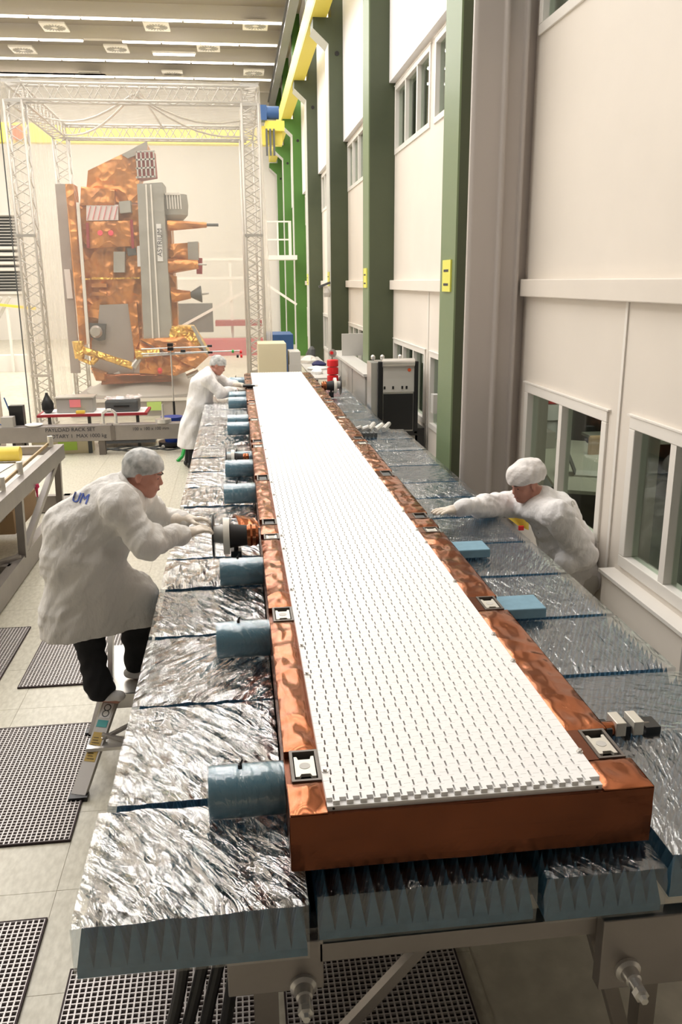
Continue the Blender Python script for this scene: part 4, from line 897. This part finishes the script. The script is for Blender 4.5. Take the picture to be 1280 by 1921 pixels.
for (f0,f1,m,nm) in ((.88,.94,m_teal,'teal_tape'),(.72,.87,m_paper,'round_logo_label'),(.63,.70,m_teal,'teal_tape'),(.30,.58,m_amber,'amber_label')):
    x_=dn.cross(Vector((0,0,1))).normalized(); u_=x_.cross(dn); a=onst(f0)+u_*.0155; c=onst(f1)+u_*.0155; wv=x_*.032
    MB().add([a-wv,a+wv,c+wv,c-wv],[(0,1,2,3)]).build(nm,m,t,fix=False)
    if nm=='round_logo_label':
        for q in (.3,.7): MB().lathe(tuple(a.lerp(c,q)),tuple(u_),[(0,.022),(.0006,.022)],16).build('logo_ring',m_dgrey,t); MB().lathe(tuple(a.lerp(c,q)+u_*.0006),tuple(u_),[(0,.016),(.0006,.016)],16).build('logo_centre',m_paper,t)
    if nm=='amber_label':
        for q in range(9): MB().beam(a.lerp(c,.1+.09*q)-wv*.7,a.lerp(c,.1+.09*q)+wv*(.3 if q%3 else .7),.006,.0008).build('print_line',m_ink,t)
MB().cyl((-.86,4.74,.64),(-.872,4.74,.64),.02).build('red_cap',m_orange,t)

# ================================================================== people: smooth-blended volumes turned into one continuous surface
class SDF:
    def __init__(s,lo,hi,h):
        s.lo=np.array(lo,float); s.h=h; s.n=np.ceil((np.array(hi)-s.lo)/h).astype(int)+1
        s.F=np.full(s.n,.2,np.float32)
    def _sub(s,lo,hi):
        a=np.maximum(0,np.floor((np.array(lo)-s.lo)/s.h).astype(int)); b=np.minimum(s.n,np.ceil((np.array(hi)-s.lo)/s.h).astype(int)+1)
        if (b<=a).any(): return None,None
        ax=[s.lo[i]+s.h*np.arange(a[i],b[i],dtype=np.float32) for i in range(3)]
        return tuple(slice(a[i],b[i]) for i in range(3)),(ax[0][:,None,None],ax[1][None,:,None],ax[2][None,None,:])
    def _mix(s,sl,d,k):
        f=s.F[sl]; h=np.clip(.5+.5*(f-d)/k,0,1); s.F[sl]=f*(1-h)+d*h-k*h*(1-h)
    def cap(s,a,b,r0,r1=None,k=.03,sc=(1,1,1)):
        r1=r0 if r1 is None else r1; a=np.array(a,float); b=np.array(b,float); sc=np.array(sc,float); m=max(r0,r1)*sc.max()+k+.04
        sl,X=s._sub(np.minimum(a,b)-m,np.maximum(a,b)+m)
        if sl is None: return s
        ba=(b-a)/sc; L=float(ba@ba)+1e-9; p=[(X[i]-a[i])/sc[i] for i in range(3)]
        t=np.clip((p[0]*ba[0]+p[1]*ba[1]+p[2]*ba[2])/L,0,1)
        d=np.sqrt((p[0]-t*ba[0])**2+(p[1]-t*ba[1])**2+(p[2]-t*ba[2])**2)-(r0+t*(r1-r0))
        s._mix(sl,d*sc.min(),k); return s
    def chain(s,pts,rs,k=.03,sc=(1,1,1)):
        for i in range(len(pts)-1): s.cap(pts[i],pts[i+1],rs[i],rs[i+1],k,sc)
        return s
    def ell(s,c,r,k=.02,rot=None,cut=False):
        c=np.array(c,float); r=np.array(r,float); m=r.max()+k+.03; sl,X=s._sub(c-m,c+m)
        if sl is None: return s
        p=[X[i]-c[i] for i in range(3)]
        if rot is not None: Q=np.array(rot).T; p=[Q[i][0]*p[0]+Q[i][1]*p[1]+Q[i][2]*p[2] for i in range(3)]
        q=np.sqrt((p[0]/r[0])**2+(p[1]/r[1])**2+(p[2]/r[2])**2); q2=np.sqrt((p[0]/r[0]**2)**2+(p[1]/r[1]**2)**2+(p[2]/r[2]**2)**2)+1e-6
        d=q*(q-1)/q2
        if cut:
            f=s.F[sl]; d=-d; h=np.clip(.5-.5*(f-d)/k,0,1); s.F[sl]=f*(1-h)+d*h+k*h*(1-h)
        else: s._mix(sl,d,k)
        return s
    def plane(s,p,n):   # keep the side opposite to n
        n=np.array(n,float)/np.linalg.norm(n); sl,X=s._sub(s.lo,s.lo+s.h*s.n); d=sum((X[i]-p[i])*n[i] for i in range(3)); s.F=np.maximum(s.F,d.astype(np.float32)); return s
    def folds(s,amp,f,seed=0,d=(1,0,.4)):
        sl,X=s._sub(s.lo,s.lo+s.h*s.n); d=np.array(d,float)
        w1=np.sin(f*(X[0]*d[0]+X[1]*.7+X[2]*d[2])+2.5*np.sin(f*.37*(X[2]-X[0]*.5)+seed)+1.7*np.sin(f*.5*X[1]+seed*2))
        w2=np.sin(f*1.9*(X[2]*.6-X[0]*.8+X[1]*.3)+2*np.sin(f*.6*(X[0]+X[1])+seed*3))
        s.F=s.F+(amp*(w1*.6+w2*.4)).astype(np.float32)[:s.n[0],:s.n[1],:s.n[2]]; return s
    def mesh(s,name,m,parent,smooth=True):
        F=s.F; F[0]=F[-1]=.2; F[:,0]=F[:,-1]=.2; F[:,:,0]=F[:,:,-1]=.2
        I=F<0; n=F.shape
        c=np.zeros((n[0]-1,n[1]-1,n[2]-1),int)
        off=[(i,j,k) for i in(0,1) for j in(0,1) for k in(0,1)]
        def sh(A,o): return A[o[0]:o[0]+n[0]-1,o[1]:o[1]+n[1]-1,o[2]:o[2]+n[2]-1]
        for o in off: c+=sh(I,o)
        act=(c>0)&(c<8); idx=np.full(c.shape,-1); ids=np.argwhere(act); idx[act]=np.arange(len(ids))
        P=np.zeros((len(ids),3)); C=np.zeros(len(ids)); i0,j0,k0=ids.T
        val={o:F[i0+o[0],j0+o[1],k0+o[2]] for o in off}
        for a in off:
            for ax in range(3):
                if a[ax]==0:
                    b=list(a); b[ax]=1; b=tuple(b); fa,fb=val[a],val[b]; cr=(fa<0)!=(fb<0)
                    t=np.where(cr,fa/np.where(cr,fa-fb,1),0); p=np.zeros((len(ids),3))+np.array(a); p[:,ax]=t; P[cr]+=p[cr]; C[cr]+=1
        V=s.lo+s.h*(ids+P/C[:,None])
        faces=[]
        for ax in range(3):
            A=np.moveaxis(I,ax,0); a0=A[:-1]; a1=A[1:]; e=np.argwhere(a0!=a1)
            u,v=[q for q in range(3) if q!=ax]
            for inv in (0,1):
                ee=e[[bool(x) for x in (a0[tuple(e.T)]==bool(inv))]] if len(e) else e
                if not len(ee): continue
                g=np.zeros((len(ee),3),int); g[:,ax]=ee[:,0]; g[:,u]=ee[:,1]; g[:,v]=ee[:,2]
                ok=(g[:,u]>0)&(g[:,v]>0)&(g[:,u]<n[u]-1)&(g[:,v]<n[v]-1); g=g[ok]
                q=[]
                for (du,dv) in ((0,0),(1,0),(1,1),(0,1)):
                    h=g.copy(); h[:,u]-=du; h[:,v]-=dv; q.append(idx[h[:,0],h[:,1],h[:,2]])
                q=np.stack(q,1)
                if inv^(ax==1): q=q[:,::-1]
                faces.append(q)
        Fc=np.concatenate(faces); o0=np.array(wl(parent)) if parent else np.zeros(3)
        me=bpy.data.meshes.new(name); me.from_pydata((V-o0).tolist(),[],Fc.tolist()); me.materials.append(m)
        me.polygons.foreach_set('use_smooth',[True]*len(me.polygons))
        o=bpy.data.objects.new(name,me); COL.objects.link(o); o.parent=parent
        sm=o.modifiers.new('s','SMOOTH'); sm.factor=.5; sm.iterations=1
        return o
def v3(p): return np.array(p,float)
def frame(fwd,up):
    f=v3(fwd)/np.linalg.norm(fwd); r=np.cross(f,up); r/=np.linalg.norm(r); u=np.cross(r,f); return f,r,u
def head(sd,c,fwd,up,sc=1.0,cap=None,capbig=False,k=.012):
    f,r,u=frame(fwd,up); c=v3(c)
    L=lambda a,b,d: c+sc*(f*a+r*b+u*d)
    Rm=np.stack([f,r,u],1)
    E=lambda p,rad,k=.012,**q: sd.ell(p,np.array(rad)*sc,k*sc,Rm,**q)
    E(L(-.01,0,.035),(.098,.076,.092))               # cranium
    E(L(.028,0,-.035),(.066,.058,.082),.02)          # face
    sd.cap(L(.062,-.012,-.092),L(.062,.012,-.092),.022*sc,.022*sc,.02*sc)   # chin
    sd.cap(L(0,-.055,-.07),L(.055,-.02,-.092),.016*sc,.016*sc,.02*sc); sd.cap(L(0,.055,-.07),L(.055,.02,-.092),.016*sc,.016*sc,.02*sc)
    sd.cap(L(.084,0,.010),L(.100,0,-.022),.008*sc,.0125*sc,.010*sc)           # nose
    for s_ in(-1,1):
        sd.cap(L(.100,s_*.010,-.027),L(.092,s_*.014,-.027),.007*sc,.007*sc,.006*sc)
        sd.cap(L(.080,s_*.012,.022),L(.070,s_*.048,.024),.010*sc,.009*sc,.010*sc) # brow
        sd.ell(L(.088,s_*.031,.004),np.array((.010,.015,.009))*sc,.006*sc,Rm,cut=True)
        sd.ell(L(.074,s_*.031,.004),np.array((.012,.013,.011))*sc,.003*sc,Rm)
        sd.ell(L(.058,s_*.040,-.028),np.array((.024,.018,.018))*sc,.015*sc,Rm)
        sd.ell(L(-.008,s_*.078,-.006),np.array((.020,.009,.032))*sc,.006*sc,Rm); sd.ell(L(-.004,s_*.086,-.004),np.array((.010,.006,.018))*sc,.004*sc,Rm,cut=True)
    sd.cap(L(.088,-.018,-.054),L(.088,.018,-.054),.008*sc,.008*sc,.008*sc); sd.cap(L(.084,-.016,-.067),L(.084,.016,-.067),.008*sc,.008*sc,.007*sc)
    sd.ell(L(.101,0,-.060),np.array((.014,.024,.005))*sc,.003*sc,Rm,cut=True)
    return L,Rm
def eyes(L,Rm,t,sc=1):
    for s_ in(-1,1):
        MB().lathe(L(.078,s_*.031,.004),L(.09,s_*.031,.004)-L(.078,s_*.031,.004),[(0,.006*sc),(.0085*sc,.004*sc)],10).build('eye',m_ink,t,smooth=2)
def brows(L,t,sc=1):
    for s_ in(-1,1): MB().cyl(L(.096,s_*.014,.028),L(.082,s_*.046,.030),.0045*sc,.003*sc,n=8).build('eyebrow',m_hair,t,smooth=2)
    MB().cyl(L(.0965,-.018,-.0605),L(.0965,.018,-.0605),.003*sc,n=6).build('lips',mat('lip',(.30,.09,.07),.6),t,smooth=2)
def hand(sd,w_,d,up,sc=1,curl=.5,side=1,spread=1):
    """palm and five fingers; w_ wrist, d direction of the hand, up back-of-hand normal, side: thumb side"""
    f,r,u=frame(d,up); w_=v3(w_); r=r*side
    L=lambda a,b,c: w_+sc*(f*a+r*b+u*c)
    sd.cap(L(-.03,0,0),L(.02,0,0),.028*sc,.030*sc,.01); 
    for b in(-.026,-.009,.009,.026): sd.cap(L(.02,b*.7,0),L(.088,b,0),.016*sc,.0125*sc,.012)
    ln=[.062,.078,.084,.074]
    for i,b in enumerate((-.030,-.011,.009,.029)):
        a=L(.09,b,.0); th=0; l=ln[i]; p=a
        for q,fr in enumerate((.45,.32,.23)):
            th+=curl*(.75 if q==0 else .9); dd=f*math.cos(th)-u*math.sin(th)+r*(b*1.6*spread*(1 if q==0 else 0)); dd/=np.linalg.norm(dd)
            n_=p+dd*l*fr*sc*1.05; sd.cap(p,n_,(.0100-.0008*q)*sc,(.0094-.0010*q)*sc,.0035); p=n_
    p=L(.025,.030,-.006); q=L(.058,.058,-.022-.012*curl); e=L(.092,.060-.012*curl,-.032-.02*curl)
    sd.cap(L(.005,.012,-.002),p,.018*sc,.015*sc,.01); sd.cap(p,q,.0135*sc,.0115*sc,.006); sd.cap(q,e,.0112*sc,.0095*sc,.004)
def person(label,loc): return thing('person',loc,label,'person')
def A_(u,v,y): return v3(U(u,v,y=y))
# ---------------------------------------------------------------- left worker, leaning in from the ladder
t=person('person in a white coat and hair net leaning from the step ladder, holding the horn',(-.8,4.65,.4))
hd=A_(270,890,4.78); nk=A_(238,915,4.78); ch=A_(205,965,4.75); pv=A_(170,1070,4.72)
sR=A_(222,945,4.56); eR=A_(275,1018,4.50); wR=A_(352,1000,4.74); sL=A_(262,935,4.97); eL=A_(305,978,5.10); wL=A_(352,975,5.0)
kL=A_(257,1118,4.75); hL=A_(190,1085,4.78); fL=A_(256,1255,4.76); kR=A_(166,1190,4.64); hR=A_(165,1085,4.74); fR=A_(184,1298,4.55)
lo=(-1.35,4.1,.35); hi=(-.02,5.35,1.85)
fw=(.92,-.14,-.26)
sd=SDF(lo,hi,.0065)
sd.chain([nk*.6+hd*.4,nk,ch,pv],[.055,.062,.15,.15],.05); sd.chain([sR,eR,wR],[.05,.036,.025]); sd.chain([sL,eL,wL],[.05,.036,.025])
sd.chain([hL,kL,fL],[.09,.065,.045]); sd.chain([hR,kR,fR],[.09,.065,.045]); sd.cap(sR,sL,.07,.07,.05)
for f_ in (fL,fR): sd.cap(f_+v3((0,0,-.02)),f_+v3((.11,-.04,-.035)),.035,.025)
L,Rm=head(sd,hd+v3((.0,0,.0)),fw,(.35,0,.95),1.06)
sd.mesh('body',m_skin,t); eyes(L,Rm,t,1.06); brows(L,t,1.06)
def hairnet(L,Rm,t,sc,m,big=False,hz=.05,nm='hair_net',seed=1):
    q=L(0,0,.05); s_=SDF(q-.24,q+.24,.006)
    r=(.112,.090,.092) if not big else (.148,.128,.112)
    s_.ell(L(-.014 if not big else -.03,0,.050 if not big else .062),np.array(r)*sc,.02,Rm)
    if not big: s_.ell(L(-.055,0,.0),np.array((.060,.074,.065))*sc,.03,Rm)
    fwd=Rm[:,0]; up=Rm[:,2]
    s_.plane(L(.075,0,.036 if not big else .036),-up*.93+fwd*(.42 if not big else .12)); s_.folds(.0025 if not big else .005,70 if not big else 48,seed)
    return s_.mesh(nm,m,t)
hairnet(L,Rm,t,1.07,m_cap)
# coat
sd=SDF((-1.40,4.0,.60),(-.10,5.45,1.90),.010)
sd.chain([nk+v3((-.02,0,.0)),ch],[.088,.20],.06); sd.chain([A_(200,955,4.75),A_(162,1000,4.74),A_(160,1060,4.72)],[.175,.225,.225],.05,sc=(1,.85,1))
sd.cap(A_(160,1050,4.72),A_(155,1160,4.70),.225,.225,.05,sc=(1,.85,1)); sd.cap(A_(130,1150,4.68),A_(128,1230,4.66),.15,.16,.05)
sd.cap(sR,sL,.105,.10,.06)
sd.chain([sR,eR,A_(332,1004,4.70)],[.098,.085,.062],.05); sd.ell(A_(163,1035,4.72),(.245,.21,.07),.04); sd.cap(A_(322,1009,4.69),A_(340,1004,4.72),.060,.064,.012)
sd.chain([sL,eL,A_(340,975,5.02)],[.092,.082,.060],.03)
sd.chain([hL,kL+v3((-.02,0,.0))],[.17,.125],.06); sd.cap(kL+v3((-.02,0,0)),kL+v3((-.01,.0,-.34)),.125,.13,.06); sd.cap(kL+v3((-.18,0,-.05)),kL+v3((-.18,0,-.3)),.15,.16,.08)
sd.folds(.010,24,1.3,(1,0,-.5)); sd.folds(.0045,58,3.1,(.7,.3,-1))
hem=A_(190,1179,4.70); sd.plane(hem,(.04,0,-1)); 
# cut the collar opening round the neck
sd.ell(nk*.35+hd*.65,(.085,.085,.085),.01,cut=True)
sd.mesh('lab_coat',m_coat,t)
# collar
sd=SDF(nk-.25,nk+.25,.008); 
f_,r_,u_=frame(nk-hd,(0,0,1))
for i in range(20):
    a=2*math.pi*i/20; b=2*math.pi*(i+1)/20; c0=nk*.75+hd*.25
    ax=(hd-nk)/np.linalg.norm(hd-nk); e1=np.cross(ax,(0,1,0)); e1/=np.linalg.norm(e1); e2=np.cross(ax,e1)
    sd.cap(c0+.080*(e1*math.cos(a)+e2*math.sin(a)),c0+.080*(e1*math.cos(b)+e2*math.sin(b)),.017,.017,.008)
sd.mesh('collar',m_coat,t)
sd=SDF((-1.2,4.2,.38),(-.4,5.1,1.0),.009)
sd.chain([A_(166,1178,4.65),A_(168,1200,4.63),A_(182,1283,4.55)],[.088,.084,.070],.03); sd.cap(A_(180,1270,4.55),A_(190,1292,4.54),.075,.078,.02)
sd.chain([kL+v3((0,0,-.05)),A_(257,1190,4.76),A_(256,1240,4.76)],[.09,.085,.068],.03); sd.cap(A_(256,1232,4.76),A_(257,1245,4.76),.072,.072,.02)
sd.folds(.006,42,2,(.3,0,1)); sd.mesh('trousers',m_cloth,t)
for f_,dx in ((A_(196,1303,4.54),.12),(A_(262,1262,4.745),.12)):
    sd=SDF(f_-.25,f_+.25,.008); sd.cap(f_+v3((-.05,0,.005)),f_+v3((dx*.7,-.02,-.005)),.046,.040,.02,sc=(1,1,.75)); sd.mesh('shoe_cover',m_coat2,t)
sd=SDF(wR-.28,wR+v3((.35,.35,.25)),.0042)
sd.cap(wR+v3((-.05,-.03,0)),wR,.044,.034,.01); hand(sd,wR,(.85,.42,.12),(-.1,-.3,.95),1.0,.42,side=-1); sd.mesh('glove',m_glove,t)
sd=SDF(wL-.28,wL+v3((.3,.25,.25)),.0042)
sd.cap(wL+v3((-.06,.0,0)),wL,.044,.034,.01); hand(sd,wL,(.95,-.1,.05),(-.1,.3,.95),1.0,.5,side=1); sd.mesh('glove',m_glove,t)
c=A_(154,932,4.60); bd=v3((-.42,-.62,.66)); 
lt=text('UM',.085,Vector(c)+Vector((-.06,-.16,.02)),(math.radians(58),0,math.radians(-38)),m_inkb,'back_lettering',t,.002)
from mathutils.bvhtree import BVHTree
def shrink(o,target,off=.003,dirn=(0,1,-.4)):
    me=target.data; bt=BVHTree.FromPolygons([v.co for v in me.vertices],[p.vertices for p in me.polygons])
    for v in o.data.vertices:
        w_=o.matrix_basis@v.co; d_=Vector(dirn).normalized(); hh=bt.ray_cast(w_-d_*1.0,d_)
        if hh[0] is not None: v.co=o.matrix_basis.inverted()@(hh[0]-d_*off)
coat1=[q for q in t.children if q.name.startswith('lab_coat')][0]
lt.location=Vector(U(151,935,y=4.6))-wl(t); shrink(lt,coat1,.004,Vector(U(151,935,y=4.6))-Vector((0,0,CAMZ)))
# ---------------------------------------------------------------- far worker
t=person('person in a long white coat bending over the far left rail of the antenna',(-.6,12.6,0))
Y0=12.6; hd=A_(409,686,Y0); nk=A_(393,698,Y0); ch=A_(380,722,Y0); pv=A_(368,775,Y0)
sR=A_(390,712,Y0-.2); eR=A_(415,737,Y0-.22); wR=A_(447,731,Y0-.05); sL=A_(402,705,Y0+.22); eL=A_(425,720,Y0+.25); wL=A_(452,722,Y0+.1)
fR=v3((-.74,12.52,.06)); fL=v3((-.80,12.72,.06)); hR=pv+v3((0,-.05,-.05)); hL=pv+v3((0,.07,-.05)); kR=(hR+fR)/2; kL=(hL+fL)/2
sd=SDF((-1.2,12.0,-.02),(.25,13.2,2.0),.011)
sd.chain([nk*.6+hd*.4,nk,ch,pv],[.055,.06,.14,.14],.05); sd.chain([sR,eR,wR],[.055,.045,.03]); sd.chain([sL,eL,wL],[.055,.045,.03]); sd.chain([hR,kR,fR],[.08,.06,.045]); sd.chain([hL,kL,fL],[.08,.06,.045])
L,Rm=head(sd,hd,(.85,-.12,-.42),(.42,0,.9),1.1); sd.mesh('body',m_skin,t); eyes(L,Rm,t,1.1); brows(L,t,1.1); hairnet(L,Rm,t,1.09,m_cap)
sd=SDF((-1.25,12.0,.30),(.2,13.2,1.75),.013)
sd.chain([nk,ch,A_(374,760,Y0),A_(361,800,Y0),A_(358,835,Y0)],[.09,.18,.18,.18,.20],.05,sc=(1,.95,1)); sd.cap(sR,sL,.095,.095,.05)
sd.chain([sR,eR,A_(438,733,Y0-.08)],[.095,.085,.06]); sd.chain([sL,eL,A_(443,722,Y0+.14)],[.09,.08,.06]); sd.folds(.010,22,.5,(1,0,-.2)); sd.plane(A_(362,842,Y0),(-.22,0,-1)); sd.ell(hd*.7+nk*.3,(.085,.085,.085),.01,cut=True)
sd.mesh('lab_coat',m_coat2,t)
sd=SDF((-1.0,12.2,-.02),(-.2,13.1,.8),.011); sd.chain([kR*.6+fR*.4,v3((-.74,12.52,.10))],[.085,.065]); sd.chain([kL*.6+fL*.4,v3((-.80,12.72,.10))],[.085,.065]); sd.mesh('trousers',m_cloth,t)
for f_ in (fR,fL): sd=SDF(f_-.25,f_+.25,.011); sd.cap(f_+v3((-.04,0,-.01)),f_+v3((.12,0,-.015)),.045,.038); sd.mesh('shoe',m_black,t)
for w_,s_ in ((wR,-1),(wL,1)):
    sd=SDF(w_-.25,w_+.3,.006); sd.cap(w_-v3((.08,0,0)),w_,.046,.034,.01); hand(sd,w_,(.95,.15*-s_,-.05),(0,0,1),1.0,.35,side=s_); sd.mesh('glove',m_glove,t)
o=MB().box(.06,.24,12.45,12.62,1.212,1.245).build('black_probe',m_black,bevel=.01); tag(o,'small black tool under the far worker\'s hands on the left rail','tool'); MB().cyl((.2,12.5,1.235),(.28,12.46,1.235),.02).build('silver_knob',m_alu,o)
# ---------------------------------------------------------------- right worker between tables and wall
t=person('person in a white coat and bouffant cap behind the right tiles, reaching to the antenna',(2.25,5.9,0))
Yh=5.78; hd=v3(U(985,908,y=Yh))
nk=A_(1012,932,Yh-.02); ch=A_(1040,975,Yh-.05); pv=A_(1085,1085,Yh+.0)
sF=A_(965,945,Yh+.25); eF=A_(905,950,Yh+.15); wF=v3(U(862,958,y=5.75)); tip=v3((1.24,5.42,1.21))
sN=A_(1045,965,Yh-.30); eN=A_(1093,1040,Yh-.22); wN=A_(1058,1066,Yh-.25)
wF=v3(U(850,957,z=1.13)); eF=A_(905,950,5.8); 
sd=SDF((1.15,5.1,.0),(3.0,6.6,1.8),.0085)
fR=v3((2.42,5.75,.05)); fL=v3((2.38,6.1,.05))
sd.chain([nk*.5+hd*.5,nk,ch,pv],[.058,.065,.14,.14],.05); sd.chain([sF,eF,wF],[.055,.045,.03]); sd.chain([sN,eN,wN],[.055,.045,.03])
sd.chain([pv+v3((0,-.09,0)),(pv+fR)/2,fR],[.09,.065,.045]); sd.chain([pv+v3((0,.09,0)),(pv+fL)/2,fL],[.09,.065,.045]); 
for f_ in (fR,fL): sd.cap(f_,f_+v3((-.14,0,-.015)),.035,.028)
sd.plane((0,0,.012),(0,0,-1))
# the head at finer detail belongs to the same body, so it is blended into the same field
L,Rm=head(sd,hd,(-.90,-.32,-.30),(-.2,-.05,.97),1.08); sd.mesh('body',m_skin,t); eyes(L,Rm,t,1.08); brows(L,t,1.08); hairnet(L,Rm,t,1.05,m_cap2,True,nm='bouffant_cap',seed=4)
sd=SDF((1.3,5.1,.35),(3.0,6.7,1.7),.011)
sd.chain([nk+v3((.02,0,-.0)),A_(1040,968,Yh-.03),A_(1062,1020,Yh),A_(1080,1085,Yh)],[.09,.18,.195,.185],.05); sd.cap(A_(1078,1085,Yh),A_(1078,1120,Yh),.185,.19,.05); sd.cap(sN,sF,.10,.10,.06)
sd.chain([sF,eF,wF+v3((.10,.0,.02))],[.10,.085,.062]); sd.cap(wF+v3((.10,0,.02)),wF+v3((.07,0,.015)),.064,.066,.01)
sd.chain([sN,eN,A_(1062,1056,Yh-.25)],[.105,.105,.088]); sd.folds(.009,26,2.2,(1,0,-.6)); sd.folds(.004,58,1.1,(.7,.3,1)); sd.plane((0,0,.45),(0,0,-1)); sd.ell(hd*.72+nk*.28,(.085,.085,.085),.01,cut=True)
coat3=sd.mesh('lab_coat',m_coat2,t)
sd=SDF((2.1,5.4,.02),(2.75,6.5,.9),.012); sd.chain([pv+v3((0,-.09,0)),(pv+fR)/2,fR+v3((0,0,.05))],[.12,.09,.07]); sd.chain([pv+v3((0,.09,0)),(pv+fL)/2,fL+v3((0,0,.05))],[.12,.09,.07]); sd.mesh('trousers',m_lgrey,t)
sd=SDF((1.1,5.2,.95),(1.8,5.95,1.35),.0045); d_=tip-wF; d_/=np.linalg.norm(d_)
sd.cap(wF+v3((.09,.0,.02)),wF,.046,.034,.01); hand(sd,wF,d_+v3((0,0,-.06)),(0,-.1,1),1.2,.16,side=1,spread=1.3); sd.mesh('glove',m_glove,t)
sd=SDF(wN-.22,wN+.25,.006); sd.cap(A_(1064,1058,Yh-.25),wN,.05,.036,.01); hand(sd,wN,(-.5,.2,-.75),(-.3,0,.9),1,.4,side=-1); sd.mesh('glove',m_glove,t)
for (u,v,r,m) in ((1076,946,.028,m_lgrey),(1009,1001,.016,m_ink)):
    bt_=BVHTree.FromPolygons([q.co for q in coat3.data.vertices],[p.vertices for p in coat3.data.polygons]); dd=(U(u,v,y=6)-Vector((0,0,CAMZ))).normalized(); hh=bt_.ray_cast(Vector((0,0,CAMZ))-wl(t),dd)
    if hh[0] is not None:
        p_=hh[0]+wl(t); MB().lathe(tuple(p_),tuple(hh[1]),[(0,r),(.004,r*.9)],14).build('coat_badge',m,t)
